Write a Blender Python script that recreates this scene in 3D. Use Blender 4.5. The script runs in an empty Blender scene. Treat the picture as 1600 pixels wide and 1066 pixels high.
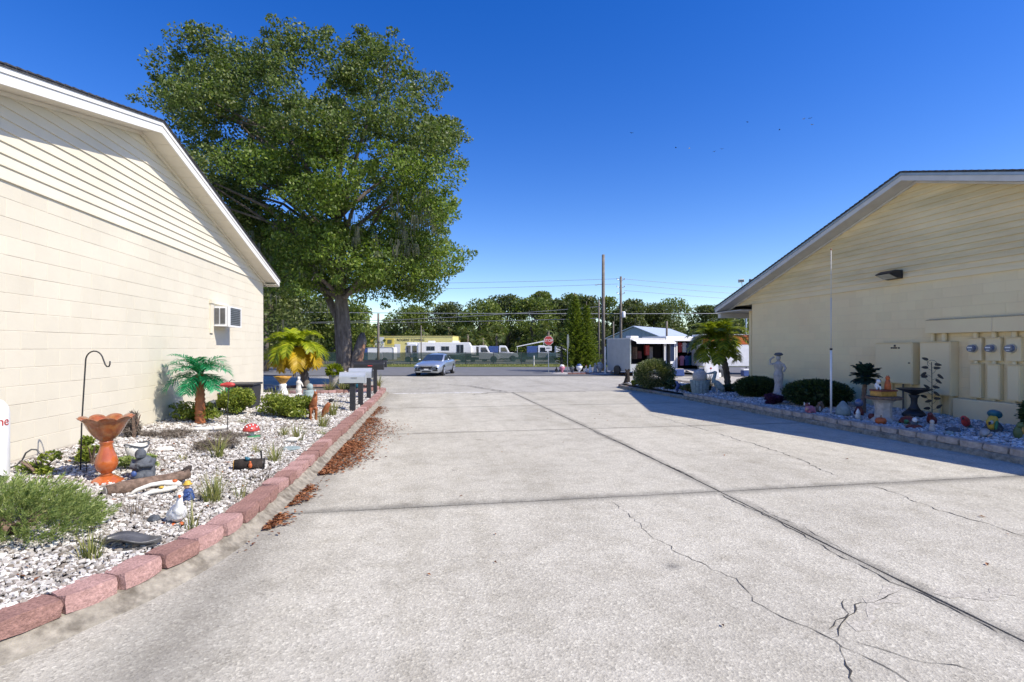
import bpy, bmesh, math, random
import numpy as np
R = math.radians
SC = bpy.context.scene
C = SC.collection
# ---------------------------------------------------------------- camera
YAW = math.atan(132/800)
cd = bpy.data.cameras.new('camera'); cam = bpy.data.objects.new('camera', cd); C.objects.link(cam)
cd.lens = 18; cd.sensor_width = 36; cd.shift_y = 0.00625; cd.clip_start = .05; cd.clip_end = 3000
cam.location = (0, 0, 1.65); cam.rotation_euler = (R(90), 0, -YAW)
SC.camera = cam
# ---------------------------------------------------------------- sky, sun, exposure
EL, AZ = 46, 123            # elevation; azimuth clockwise from +Y
w = bpy.data.worlds.new('World'); SC.world = w; w.use_nodes = True
wn = w.node_tree
sky = wn.nodes.new('ShaderNodeTexSky'); sky.sky_type = 'NISHITA'; sky.sun_disc = False
sky.sun_elevation = R(EL); sky.sun_rotation = R(AZ)
sky.air_density = 1.0; sky.dust_density = .25; sky.ozone_density = 2.2
hs = wn.nodes.new('ShaderNodeHueSaturation'); hs.inputs['Saturation'].default_value = 1.43; hs.inputs['Hue'].default_value = .521; hs.inputs['Value'].default_value = 1.08
wn.links.new(sky.outputs[0], hs.inputs['Color'])
bg = wn.nodes['Background']
wn.links.new(hs.outputs[0], bg.inputs[0]); bg.inputs[1].default_value = .138
sd = bpy.data.lights.new('sun', 'SUN'); sun = bpy.data.objects.new('sun', sd); C.objects.link(sun)
sd.energy = 4.6; sd.angle = R(.53); sd.color = (1, .93, .82)
sun.rotation_euler = (R(90-EL), 0, R(180-AZ)); sun.location = (20, -20, 40)
vs = SC.view_settings
vs.view_transform = 'Standard'; vs.look = 'None'; vs.gamma = 1; vs.use_curve_mapping = False; vs.exposure = .40
SC.cycles.max_bounces = 6; SC.cycles.diffuse_bounces = 3; SC.cycles.transparent_max_bounces = 12
SC.cycles.use_denoising = True

# ---------------------------------------------------------------- materials
def M(name): 
    m = bpy.data.materials.new(name); m.use_nodes = True
    n = m.node_tree.nodes; b = n['Principled BSDF']
    return m, n, m.node_tree.links, b
def rgba(c): return (c[0], c[1], c[2], 1)
def noise(n, l, scale, detail=4, rough=.55, co=None, kind='Object'):
    t = n.new('ShaderNodeTexNoise'); t.inputs['Scale'].default_value = scale
    t.inputs['Detail'].default_value = detail; t.inputs['Roughness'].default_value = rough
    if co is None:
        tc = n.new('ShaderNodeTexCoord'); co = tc.outputs[kind]
    l.new(co, t.inputs['Vector']); return t
def ramp(n, l, src, stops):
    r = n.new('ShaderNodeValToRGB'); e = r.color_ramp.elements
    while len(e) < len(stops): e.new(.5)
    for i, (p, c) in enumerate(stops):
        e[i].position = p; e[i].color = rgba(c) if len(c) == 3 else c
    l.new(src, r.inputs[0]); return r
def mix(n, l, fac, a, b, mode='MIX'):
    x = n.new('ShaderNodeMix'); x.data_type = 'RGBA'; x.blend_type = mode
    for s, k in ((fac, 0), (a, 6), (b, 7)):
        if hasattr(s, 'links') or hasattr(s, 'node'): l.new(s, x.inputs[k])
        elif k == 0: x.inputs[0].default_value = s
        else: x.inputs[k].default_value = rgba(s)
    return x.outputs[2]
def math_(n, l, op, a, b=None, c=None):
    x = n.new('ShaderNodeMath'); x.operation = op
    for i, s in enumerate((a, b, c)):
        if s is None: continue
        if hasattr(s, 'node'): l.new(s, x.inputs[i])
        else: x.inputs[i].default_value = s
    return x.outputs[0]
def bump(n, l, b, h, strength=.3, dist=.01):
    x = n.new('ShaderNodeBump'); x.inputs['Strength'].default_value = strength; x.inputs['Distance'].default_value = dist
    l.new(h, x.inputs['Height']); l.new(x.outputs[0], b.inputs['Normal'])
def pm(name, col, rough=.6, var=.15, scale=6, bmp=.15, bscale=60, metal=0, spec=.5, coat=0, dirt=None, dscale=2.5, damt=.5):
    m, n, l, b = M(name)
    t = noise(n, l, scale)
    lo = [c*(1-var) for c in col]; hi = [min(1, c*(1+var)) for c in col]
    o = ramp(n, l, t.outputs[0], [(.3, lo), (.7, hi)]).outputs[0]
    if dirt:
        t2 = noise(n, l, dscale, 8, .65)
        f = ramp(n, l, t2.outputs[0], [(.48, (0, 0, 0)), (.72, (damt,)*3)])
        o = mix(n, l, f.outputs[0], o, dirt)
    l.new(o, b.inputs['Base Color'])
    b.inputs['Roughness'].default_value = rough; b.inputs['Metallic'].default_value = metal
    b.inputs['Specular IOR Level'].default_value = spec; b.inputs['Coat Weight'].default_value = coat
    b.inputs['Coat Roughness'].default_value = .08
    if bmp:
        t3 = noise(n, l, bscale, 5, .6); bump(n, l, b, t3.outputs[0], bmp)
    return m
def leafm(name, c1, c2, trans=.35, rough=.45, c3=None):
    m, n, l, b = M(name)
    g = n.new('ShaderNodeNewGeometry')
    st = [(0, c1), (1, c2)] if c3 is None else [(0, c1), (.75, c2), (1, c3)]
    o = ramp(n, l, g.outputs['Random Per Island'], st).outputs[0]
    l.new(o, b.inputs['Base Color']); b.inputs['Roughness'].default_value = rough
    b.inputs['Specular IOR Level'].default_value = .38
    tr = n.new('ShaderNodeBsdfTranslucent'); l.new(mix(n, l, 1.0, o, (1.1, 1.15, .55), 'MULTIPLY'), tr.inputs[0])
    mx = n.new('ShaderNodeMixShader'); mx.inputs[0].default_value = trans
    l.new(b.outputs[0], mx.inputs[1]); l.new(tr.outputs[0], mx.inputs[2])
    l.new(mx.outputs[0], n['Material Output'].inputs[0])
    return m

def concrete(name, base, joints=True):
    m, n, l, b = M(name)
    tc = n.new('ShaderNodeTexCoord'); co = tc.outputs['Object']
    v = n.new('ShaderNodeTexVoronoi'); v.inputs['Scale'].default_value = 70; l.new(co, v.inputs['Vector'])
    sp = n.new('ShaderNodeSeparateColor'); l.new(v.outputs['Color'], sp.inputs[0])
    agg = ramp(n, l, sp.outputs[0], [(0, [x*.42 for x in base]), (.22, [x*.85 for x in base]), (.75, base), (1, [min(.85, x*1.6) for x in base])]).outputs[0]
    fine = noise(n, l, 210, 3, .6, co)
    o = mix(n, l, .55, agg, ramp(n, l, fine.outputs[0], [(.3, [x*.6 for x in base]), (.7, [x*1.25 for x in base])]).outputs[0])
    big = noise(n, l, .55, 6, .62, co)
    o = mix(n, l, 1.0, o, ramp(n, l, big.outputs[0], [(.28, (.84, .83, .81)), (.5, (1.0, .995, .98)), (.68, (1.07, 1.065, 1.05))]).outputs[0], 'MULTIPLY')
    oi = n.new('ShaderNodeObjectInfo')
    o = mix(n, l, 1.0, o, ramp(n, l, oi.outputs['Random'], [(0, (.93, .93, .925)), (1, (1.04, 1.04, 1.035))]).outputs[0], 'MULTIPLY')
    mp = n.new('ShaderNodeMapping'); mp.inputs['Scale'].default_value = (1.6, .10, 1); l.new(co, mp.inputs[0])
    trk = noise(n, l, 1.0, 5, .6, mp.outputs[0])
    o = mix(n, l, 1.0, o, ramp(n, l, trk.outputs[0], [(.34, (.90, .895, .88)), (.52, (1, 1, 1))]).outputs[0], 'MULTIPLY')
    mid = noise(n, l, 3.2, 8, .7, co)
    o = mix(n, l, 1.0, o, ramp(n, l, mid.outputs[0], [(.32, (.82, .81, .79)), (.55, (1, 1, 1))]).outputs[0], 'MULTIPLY')
    if joints:
        # dirt washed into the joints: streaky bands along x=3.3 and the cross joints
        s = n.new('ShaderNodeSeparateXYZ'); l.new(co, s.inputs[0])
        wob = math_(n, l, 'MULTIPLY', math_(n, l, 'SUBTRACT', mid.outputs[0], .5), .22)
        def band(src, pos, wd, amt):
            d = math_(n, l, 'ABSOLUTE', math_(n, l, 'ADD', math_(n, l, 'SUBTRACT', src, pos), wob))
            return math_(n, l, 'MULTIPLY', math_(n, l, 'SUBTRACT', 1, math_(n, l, 'SMOOTH_MIN', math_(n, l, 'DIVIDE', d, wd), 1, .2)), amt)
        tot = band(s.outputs[0], 3.3, .13, .5)
        for p, wd, a in ((5.4, .16, .55), (10.15, .12, .35), (14.9, .14, .35), (20.1, .25, .3)):
            tot = math_(n, l, 'MAXIMUM', tot, band(s.outputs[1], p, wd, a))
        tot = math_(n, l, 'MAXIMUM', tot, band(s.outputs[0], -1.42, .5, .42))
        grain = noise(n, l, 40, 4, .7, co)
        tot = math_(n, l, 'MULTIPLY', tot, math_(n, l, 'ADD', .55, grain.outputs[0]))
        tot = math_(n, l, 'MAXIMUM', tot, 0)
        o = mix(n, l, tot, o, (.105, .098, .085))
        for (sx, sy, rr, am) in ((1.82, 3.61, .085, .5), (.35, 6.9, .05, .35), (4.3, 7.6, .09, .3), (.9, 9.2, .07, .3)):
            vm = n.new('ShaderNodeVectorMath'); vm.operation = 'DISTANCE'; l.new(co, vm.inputs[0]); vm.inputs[1].default_value = (sx, sy, 0)
            d = math_(n, l, 'DIVIDE', math_(n, l, 'ADD', vm.outputs['Value'], math_(n, l, 'MULTIPLY', wob, .5)), rr)
            f = math_(n, l, 'MULTIPLY', math_(n, l, 'SUBTRACT', 1, math_(n, l, 'SMOOTH_MIN', d, 1, .5)), am*1.6); f = math_(n, l, 'MAXIMUM', f, 0)
            o = mix(n, l, f, o, (.10, .095, .09))
        st = noise(n, l, 1.7, 3, .5, co)
        o = mix(n, l, ramp(n, l, st.outputs[0], [(.70, (0, 0, 0)), (.78, (.22,)*3)]).outputs[0], o, (.16, .155, .15))
    l.new(o, b.inputs['Base Color']); b.inputs['Roughness'].default_value = .88; b.inputs['Specular IOR Level'].default_value = .25
    hh = math_(n, l, 'ADD', math_(n, l, 'MULTIPLY', v.outputs['Distance'], 1.0), math_(n, l, 'MULTIPLY', fine.outputs[0], .8))
    bump(n, l, b, hh, .55, .006)
    return m
def blockpaint(name, col, stain, samt, streak=False):
    m, n, l, b = M(name)
    tc = n.new('ShaderNodeTexCoord'); gm = n.new('ShaderNodeNewGeometry'); co = gm.outputs['Position']
    big = noise(n, l, .8, 6, .6, co); fine = noise(n, l, 35, 5, .7, co)
    o = ramp(n, l, big.outputs[0], [(.3, [c*.93 for c in col]), (.7, [min(.9, c*1.04) for c in col])]).outputs[0]
    oi = n.new('ShaderNodeObjectInfo')
    o = mix(n, l, 1.0, o, ramp(n, l, oi.outputs['Random'], [(0, (.965, .965, .96)), (1, (1.02, 1.02, 1.02))]).outputs[0], 'MULTIPLY')
    if streak:
        mp = n.new('ShaderNodeMapping'); mp.inputs['Scale'].default_value = (1, .22, 1.6); l.new(co, mp.inputs[0]); co = mp.outputs[0]
    s2 = noise(n, l, 2.2 if not streak else 1.1, 9, .72, co)
    o = mix(n, l, ramp(n, l, s2.outputs[0], [(.55 if not streak else .42, (0, 0, 0)), (.78, (samt,)*3)]).outputs[0], o, stain)
    l.new(o, b.inputs['Base Color']); b.inputs['Roughness'].default_value = .75; b.inputs['Specular IOR Level'].default_value = .3
    bump(n, l, b, fine.outputs[0], .35, .004)
    return m

CREAM = (.69, .635, .51)
MT = {}
MT['conc'] = concrete('weathered_concrete', (.54, .508, .428))
MT['apron'] = concrete('apron_concrete', (.48, .455, .40), False)
MT['kerb'] = pm('kerb_concrete', (.31, .28, .225), .95, .35, 14, .9, 60, spec=.15, dirt=(.10, .082, .06), dscale=5.5, damt=.95)
MT['joint'] = pm('joint_dirt', (.05, .046, .04), .95, .3, 20, .3)
MT['crack'] = pm('crack_dark', (.045, .042, .038), .95, .3, 30, .2)
MT['asphalt'] = pm('asphalt', (.16, .16, .165), .9, .12, 2, .4, 150, spec=.3)
MT['grass'] = pm('verge_grass', (.13, .15, .035), .95, .4, 3, .5, 40, spec=.1, dirt=(.25, .2, .1), dscale=1.2)
MT['ground'] = pm('ground_soil', (.12, .12, .06), .95, .3, .3, .3, 5, spec=.1)
MT['soil'] = pm('bed_soil', (.19, .17, .145), .95, .4, 25, .6, 60, spec=.1, dirt=(.06, .05, .04), dscale=12, damt=.9)
MT['chips'] = leafm('white_marble_chips', (.20, .165, .13), (.63, .605, .56), 0, .85, (.76, .74, .70))
MT['chipsR'] = leafm('grey_marble_chips', (.28, .27, .27), (.66, .65, .65), 0, .8, (.8, .8, .8))
MT['paver'] = pm('red_paver', (.33, .19, .16), .95, .32, 55, 1.0, 90, spec=.12, dirt=(.20, .115, .10), dscale=5, damt=.7)
MT['paverD'] = pm('red_paver_faded', (.47, .29, .26), .95, .3, 55, 1.0, 90, spec=.12, dirt=(.24, .14, .12), dscale=5, damt=.7)
MT['edge'] = pm('cream_edging', (.50, .43, .37), .92, .25, 9, .9, 40, spec=.15, dirt=(.20, .15, .12), dscale=6, damt=.8)
MT['wallL'] = blockpaint('cream_block_paint', CREAM, (.55, .46, .33), .25)
MT['core'] = blockpaint('joint_paint', (.70, .635, .52), (.4, .33, .23), .4)
MT['wallR'] = blockpaint('cream_paint_warmed_for_shade', (.93, .72, .425), (.5, .42, .31), .12)  # lighter, warmer copy of the cream paint offsets the blue shade
MT['coreR'] = blockpaint('joint_paint_warmed_for_shade', (.81, .65, .435), (.4, .33, .23), .2)  # joint copy warmed the same way against the blue shade
MT['side'] = blockpaint('cream_siding', (.73, .67, .535), (.6, .52, .36), .1)
MT['sideR'] = blockpaint('mildewed_siding', (.90, .71, .42), (.36, .31, .16), .7, True)  # mildew over a base colour warmed to offset the blue shade
MT['trim'] = pm('white_trim', (.80, .78, .73), .5, .04, 3, .03)
MT['soffit'] = pm('soffit_vinyl', (.76, .70, .58), .55, .04, 3, .03)
MT['trimR'] = pm('shade_greyed_trim', (.62, .60, .57), .5, .06, 3, .03, dirt=(.35, .33, .3), damt=.3)  # white trim greyed in its colour for the shaded building, plus dirt
MT['shingle'] = pm('roof_shingle', (.07, .07, .075), .95, .4, 14, .8, 30, spec=.2)
MT['flash'] = pm('metal_edge', (.42, .47, .52), .4, .1, 6, .05, metal=.5)
MT['white'] = pm('white_paint', (.78, .78, .77), .45, .05, 6, .05)
MT['offwhite'] = pm('weathered_white', (.70, .68, .62), .7, .12, 9, .3, 40, dirt=(.35, .3, .22), dscale=7)
MT['black'] = pm('black_metal', (.02, .02, .021), .45, .2, 10, .05)
MT['blackp'] = pm('black_plastic', (.025, .026, .03), .5, .2, 10, .05)
MT['steel'] = pm('galvanised', (.5, .51, .52), .38, .12, 7, .04, metal=.85)
MT['silver'] = pm('silver_mailbox_paint', (.50, .53, .56), .32, .05, 6, .04, metal=.35)
MT['glass'] = pm('dark_glass', (.03, .04, .05), .06, .1, 3, 0, spec=.8, coat=.6)
MT['wood'] = pm('grey_wood', (.20, .14, .105), .95, .45, 22, 1.0, 60, spec=.15, dirt=(.07, .05, .04), dscale=8)
MT['darkwood'] = pm('dark_log', (.045, .037, .032), .9, .4, 12, .7, 40, spec=.15)
def barkm():
    m, n, l, b = M('oak_bark'); tc = n.new('ShaderNodeTexCoord'); mp = n.new('ShaderNodeMapping'); mp.inputs['Scale'].default_value = (1, 1, .22); l.new(tc.outputs['Object'], mp.inputs[0])
    a = noise(n, l, 9, 8, .7, mp.outputs[0]); c = noise(n, l, 1.2, 5, .6, tc.outputs['Object'])
    o = ramp(n, l, a.outputs[0], [(.3, (.07, .058, .05)), (.55, (.19, .165, .145)), (.75, (.33, .30, .27))]).outputs[0]
    o = mix(n, l, 1.0, o, ramp(n, l, c.outputs[0], [(.3, (.75, .75, .75)), (.7, (1.15, 1.12, 1.08))]).outputs[0], 'MULTIPLY')
    l.new(o, b.inputs['Base Color']); b.inputs['Roughness'].default_value = .95; b.inputs['Specular IOR Level'].default_value = .1
    bump(n, l, b, a.outputs[0], 1.0, .05); return m
MT['bark'] = barkm()
MT['polewood'] = pm('pole_wood', (.19, .165, .14), .9, .25, 3, .4, 30, spec=.15)
MT['terra'] = pm('orange_glaze', (.47, .115, .028), .16, .25, 5, .25, 14, spec=.6, coat=.6, dirt=(.15, .045, .022), dscale=6, damt=.5)
MT['terrab'] = pm('brown_glaze', (.30, .085, .025), .2, .4, 9, .5, 22, spec=.6, coat=.6, dirt=(.42, .2, .06), dscale=11, damt=.8)
MT['glazew'] = pm('glaze_drip', (.80, .68, .5), .2, .1, 6, .15, 16, coat=.6)
MT['brown'] = pm('brown_ceramic', (.33, .11, .04), .4, .3, 8, .2, dirt=(.1, .04, .02), dscale=9)
MT['stone'] = pm('dark_cast_stone', (.085, .095, .11), .8, .3, 15, .6, 50, dirt=(.2, .21, .22), dscale=9)
MT['lightstone'] = pm('cast_stone', (.47, .44, .41), .85, .2, 12, .5, 45, dirt=(.22, .2, .18), dscale=7)
MT['verdi'] = pm('verdigris_stone', (.27, .34, .34), .75, .22, 10, .5, 40, dirt=(.12, .16, .15), dscale=8)
MT['red'] = pm('red_paint', (.46, .045, .04), .5, .2, 12, .2, dirt=(.3, .09, .07), dscale=14, damt=.6)
MT['maroon'] = pm('maroon_ceramic', (.16, .035, .03), .5, .3, 8, .2)
MT['pink'] = pm('pink_paint', (.55, .2, .28), .55, .15, 9, .15, dirt=(.3, .13, .15), dscale=12, damt=.5)
MT['blue'] = pm('blue_paint', (.04, .085, .26), .5, .2, 9, .15, dirt=(.12, .14, .2), dscale=12, damt=.6)
MT['teal'] = pm('teal_paint', (.02, .13, .19), .4, .15, 8, .1)
MT['yellow'] = pm('yellow_paint', (.62, .41, .05), .5, .2, 9, .15, dirt=(.3, .2, .07), dscale=12, damt=.6)
MT['green'] = pm('green_paint', (.06, .22, .1), .5, .15, 8, .1)
MT['gold'] = pm('amber_glass', (.5, .27, .05), .3, .3, 14, .3, dirt=(.2, .1, .03), dscale=12)
MT['skin'] = pm('painted_skin', (.6, .38, .26), .6, .08, 8, .1)
MT['orange'] = pm('orange_paint', (.55, .12, .025), .5, .15, 9, .15, dirt=(.28, .1, .05), dscale=12, damt=.5)
MT['navy'] = pm('navy_tarp', (.012, .025, .07), .4, .25, 6, .3, 20)
MT['flag'] = pm('flat_grey_metal', (.12, .12, .12), .35, .3, 8, .2, metal=.3)
L = {}
L['oak'] = leafm('oak_leaf', (.07, .115, .024), (.155, .225, .05), .4, .48, (.36, .39, .15))  # palest colour paints in the glossy leaf highlights
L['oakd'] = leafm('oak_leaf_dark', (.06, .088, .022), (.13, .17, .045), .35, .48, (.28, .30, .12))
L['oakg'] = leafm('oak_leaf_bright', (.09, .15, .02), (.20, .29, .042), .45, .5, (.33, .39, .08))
L['moss'] = leafm('spanish_moss', (.12, .125, .09), (.23, .23, .17), .3, .8)
L['jun'] = leafm('juniper', (.16, .23, .07), (.31, .38, .12), .35, .6, (.42, .46, .18))
L['shrub'] = leafm('yellow_green_shrub', (.10, .15, .02), (.24, .29, .04), .35, .45, (.36, .38, .07))
L['hedge'] = leafm('dark_hedge', (.022, .045, .016), (.05, .085, .028), .2, .45, (.085, .12, .04))
L['vari'] = leafm('variegated_shrub', (.06, .09, .03), (.16, .19, .07), .25, .45, (.38, .36, .2))
L['purple'] = leafm('purple_plant', (.03, .008, .03), (.085, .02, .075), .2, .5, (.13, .05, .11))
L['grass'] = leafm('ornamental_grass', (.13, .17, .04), (.30, .30, .10), .3, .5, (.45, .40, .2))
L['dry'] = leafm('dry_twigs', (.10, .08, .065), (.25, .21, .17), .1, .8)
L['fake'] = leafm('silk_palm_leaf', (.008, .15, .06), (.02, .28, .11), .3, .45, (.08, .42, .2))
L['ypalm'] = leafm('date_palm_green', (.22, .30, .014), (.42, .48, .025), .42, .45, (.55, .54, .04))
L['opalm'] = leafm('date_palm_yellow', (.52, .35, .016), (.68, .46, .025), .42, .45, (.70, .55, .06))
L['gpalm'] = leafm('palm_green', (.11, .16, .012), (.26, .31, .02), .4, .38, (.42, .42, .05))
L['fpalm'] = leafm('small_palm_dark', (.012, .035, .03), (.03, .07, .055), .2, .5, (.06, .10, .08))
L['cpalm'] = leafm('cabbage_palm', (.05, .085, .02), (.13, .17, .045), .25, .45, (.25, .22, .08))
L['pine'] = leafm('pine_needle', (.075, .12, .018), (.18, .24, .03), .4, .55, (.32, .36, .05))
L['far1'] = leafm('far_leaf', (.05, .072, .02), (.12, .15, .042), .38, .5, (.21, .225, .08))
L['far2'] = leafm('far_leaf_green', (.075, .115, .02), (.17, .22, .042), .38, .5, (.27, .30, .08))
L['litter'] = leafm('leaf_litter', (.10, .035, .014), (.30, .11, .04), .1, .7, (.42, .2, .09))

# ---------------------------------------------------------------- mesh helpers
def fin(o, par, label, cat, group, kind):
    C.objects.link(o)
    if par: o.parent = par
    if label: o['label'] = label
    if cat: o['category'] = cat
    if group: o['group'] = group
    if kind: o['kind'] = kind
    return o
def wloc(p):
    x = y = z = 0
    while p: x += p.location.x; y += p.location.y; z += p.location.z; p = p.parent
    return x, y, z
def thing(name, label, cat, loc=(0, 0, 0), rz=0, group=None, kind=None):
    o = bpy.data.objects.new(name, None); o.empty_display_size = .1
    o.location = loc; o.rotation_euler = (0, 0, rz)
    return fin(o, None, label, cat, group, kind)
def meshobj(name, me, mat, par=None, label=None, cat=None, group=None, kind=None, loc=None, rot=None):
    if mat and not me.materials: me.materials.append(mat)
    o = bpy.data.objects.new(name, me)
    if loc is not None: o.location = loc
    if rot is not None: o.rotation_euler = rot
    return fin(o, par, label, cat, group, kind)
class MB:
    def __init__(s): s.v = []; s.f = []
    def add(s, vs, fs):
        o = len(s.v); s.v += [tuple(p) for p in vs]; s.f += [[i+o for i in f] for f in fs]; return s
    def box(s, x0, x1, y0, y1, z0, z1):
        return s.add([(x0,y0,z0),(x1,y0,z0),(x1,y1,z0),(x0,y1,z0),(x0,y0,z1),(x1,y0,z1),(x1,y1,z1),(x0,y1,z1)],
            [(0,3,2,1),(4,5,6,7),(0,1,5,4),(1,2,6,5),(2,3,7,6),(3,0,4,7)])
    def obox(s, c, d, rz=0, rx=0, ry=0, tap=1):
        from mathutils import Euler, Vector
        e = Euler((rx, ry, rz)); vs = []
        for k in (-1, 1):
            q = tap if k > 0 else 1
            for (i, j) in ((-1,-1),(1,-1),(1,1),(-1,1)):
                vs.append(Vector(c)+e.to_matrix() @ Vector((i*d[0]/2*q, j*d[1]/2*q, k*d[2]/2)))
        return s.add(vs, [(0,3,2,1),(4,5,6,7),(0,1,5,4),(1,2,6,5),(2,3,7,6),(3,0,4,7)])
    def tube(s, pts, rad, n=8):
        pts = [np.array(p, float) for p in pts]; m = len(pts)
        if not hasattr(rad, '__len__'): rad = [rad]*m
        vs = []; fs = []; ref = None
        for i, p in enumerate(pts):
            t = pts[min(i+1, m-1)]-pts[max(i-1, 0)]; t = t/(np.linalg.norm(t)+1e-9)
            if ref is None: ref = np.array((0, 0, 1.)) if abs(t[2]) < .9 else np.array((1., 0, 0))
            a = np.cross(t, ref); a /= np.linalg.norm(a)+1e-9; b = np.cross(a, t); ref = b
            for k in range(n):
                q = 2*math.pi*k/n; vs.append(p+(a*math.cos(q)+b*math.sin(q))*rad[i])
        for i in range(m-1):
            for k in range(n):
                fs.append((i*n+k, i*n+(k+1) % n, (i+1)*n+(k+1) % n, (i+1)*n+k))
        fs.append(tuple(range(n))[::-1]); fs.append(tuple(range((m-1)*n, m*n)))
        return s.add(vs, fs)
    def lathe(s, prof, n=18, o=(0, 0, 0), fn=None):
        vs = []; fs = []; m = len(prof)
        for i, (r, z) in enumerate(prof):
            for k in range(n):
                a = 2*math.pi*k/n; rr, zz = (r, z) if fn is None else fn(r, z, a, i)
                vs.append((o[0]+rr*math.cos(a), o[1]+rr*math.sin(a), o[2]+zz))
        for i in range(m-1):
            for k in range(n):
                fs.append((i*n+k, i*n+(k+1) % n, (i+1)*n+(k+1) % n, (i+1)*n+k))
        fs.append(tuple(range(n))[::-1]); fs.append(tuple(range((m-1)*n, m*n)))
        return s.add(vs, fs)
    def blob(s, c, r, n=12, jit=0, rot=None):
        from mathutils import Euler, Vector
        if not hasattr(r, '__len__'): r = (r, r, r)
        m = max(5, n//2+1); vs = []; fs = []; e = Euler(rot).to_matrix() if rot else None
        for i in range(m):
            th = math.pi*(i+.02)/(m-1+.04)
            for k in range(n):
                a = 2*math.pi*k/n; j = 1+random.uniform(-jit, jit)
                p = Vector((r[0]*math.sin(th)*math.cos(a)*j, r[1]*math.sin(th)*math.sin(a)*j, r[2]*math.cos(th)*j))
                if e: p = e @ p
                vs.append((c[0]+p.x, c[1]+p.y, c[2]+p.z))
        for i in range(m-1):
            for k in range(n):
                fs.append((i*n+k, (i+1)*n+k, (i+1)*n+(k+1) % n, i*n+(k+1) % n))
        fs.append(tuple(range(n))); fs.append(tuple(range((m-1)*n, m*n))[::-1])
        return s.add(vs, fs)
    def prism(s, poly, a0, a1, axis='x'):
        n = len(poly)
        def P(p, a): return (a, p[0], p[1]) if axis == 'x' else ((p[0], a, p[1]) if axis == 'y' else (p[0], p[1], a))
        vs = [P(p, a0) for p in poly]+[P(p, a1) for p in poly]
        fs = [tuple(range(n))[::-1], tuple(range(n, 2*n))]+[(i, (i+1) % n, n+(i+1) % n, n+i) for i in range(n)]
        return s.add(vs, fs)
    def mesh(s, name, smooth=False, off=(0, 0, 0), fix=True):
        me = bpy.data.meshes.new(name)
        me.from_pydata([(x-off[0], y-off[1], z-off[2]) for x, y, z in s.v], [], s.f)
        if fix and len(s.f) < 20000:
            bm = bmesh.new(); bm.from_mesh(me); bmesh.ops.recalc_face_normals(bm, faces=bm.faces); bm.to_mesh(me); bm.free()
        if smooth: me.shade_smooth()
        me.update(); return me
    def build(s, name, mat, par=None, smooth=False, world=True, bevel=0, fuse=0, loc=None, rz=0, **kw):
        off = wloc(par) if (world and par) else (0, 0, 0)
        if loc is not None and world and not par: off = loc
        o = meshobj(name, s.mesh(name, smooth, off), mat, par, **kw)
        if loc is not None and not par: o.location = loc
        if rz: o.rotation_euler[2] = rz
        if bevel:
            b = o.modifiers.new('bevel', 'BEVEL'); b.width = bevel; b.segments = 2; b.limit_method = 'ANGLE'; b.angle_limit = R(40)
        if fuse:
            f = o.modifiers.new('fuse', 'REMESH'); f.mode = 'VOXEL'; f.voxel_size = fuse; f.use_smooth_shade = True
            q = o.modifiers.new('soft', 'SMOOTH'); q.factor = .5; q.iterations = 2
        return o
def npmesh(name, V, F, mat):
    me = bpy.data.meshes.new(name); me.from_pydata(V.reshape(-1, 3).tolist(), [], F.tolist()); me.materials.append(mat); me.update(); return me
def unit(a): return a/(np.linalg.norm(a, axis=1, keepdims=True)+1e-9)
def leaves(P, size, asp, up, rng, D=None, svar=.35):
    n = len(P); d = unit(rng.normal(size=(n, 3))) if D is None else unit(D)
    nn = unit(rng.normal(size=(n, 3))+np.array((0, 0, up))); b = unit(np.cross(d, nn))
    l = size*(1+rng.uniform(-svar, svar, (n, 1))); wd = l*asp
    V = np.stack([P-d*l*.5, P+b*wd*.5+d*l*.05, P+d*l*.5, P-b*wd*.5+d*l*.05], 1)
    return V, np.arange(4*n).reshape(n, 4)
def leafobj(name, P, size, asp, mat, par=None, up=.4, seed=1, D=None, **kw):
    V, F = leaves(P, size, asp, up, np.random.default_rng(seed), D)
    return meshobj(name, npmesh(name, V, F, mat), None, par, **kw)
def shell(rng, n, c, r, inner=.55):
    d = unit(rng.normal(size=(n, 3))); k = rng.uniform(inner**3, 1, (n, 1))**(1/3)
    return np.array(c)+d*k*np.array(r)
def blades(rng, n, base_r, length, width, lean=.6, seg=3, c=(0, 0, 0), droop=.5):
    V = []; F = []; o = 0
    for i in range(n):
        a = rng.uniform(0, 6.283); r = base_r*math.sqrt(rng.uniform()); le = length*rng.uniform(.6, 1.15); ln = lean*rng.uniform(.1, 1.1)
        bx, by = c[0]+r*math.cos(a), c[1]+r*math.sin(a); a2 = a+rng.uniform(-.7, .7); dx, dy = math.cos(a2), math.sin(a2); sx, sy = -dy, dx
        for k in range(seg+1):
            t = k/seg; hx = ln*le*t*(.4+.6*t); hz = le*t*(1-droop*ln*t); ww = width*(1-t*.9)/2
            V.append((bx+dx*hx+sx*ww, by+dy*hx+sy*ww, c[2]+hz)); V.append((bx+dx*hx-sx*ww, by+dy*hx-sy*ww, c[2]+hz))
        for k in range(seg): F.append((o+2*k, o+2*k+1, o+2*k+3, o+2*k+2))
        o += 2*(seg+1)
    return np.array(V), np.array(F)
def text(name, body, size, mat, par, loc, rot, ext=.002, align='CENTER'):
    cu = bpy.data.curves.new('t', 'FONT'); cu.body = body; cu.size = size; cu.extrude = ext; cu.align_x = align; cu.align_y = 'CENTER'
    to = bpy.data.objects.new('t', cu); C.objects.link(to)
    dg = bpy.context.evaluated_depsgraph_get(); me = bpy.data.meshes.new_from_object(to.evaluated_get(dg))
    bpy.data.objects.remove(to); me.materials.clear()
    return meshobj(name, me, mat, par, loc=loc, rot=rot)
cT, sT = math.cos(YAW), math.sin(YAW)
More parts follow.
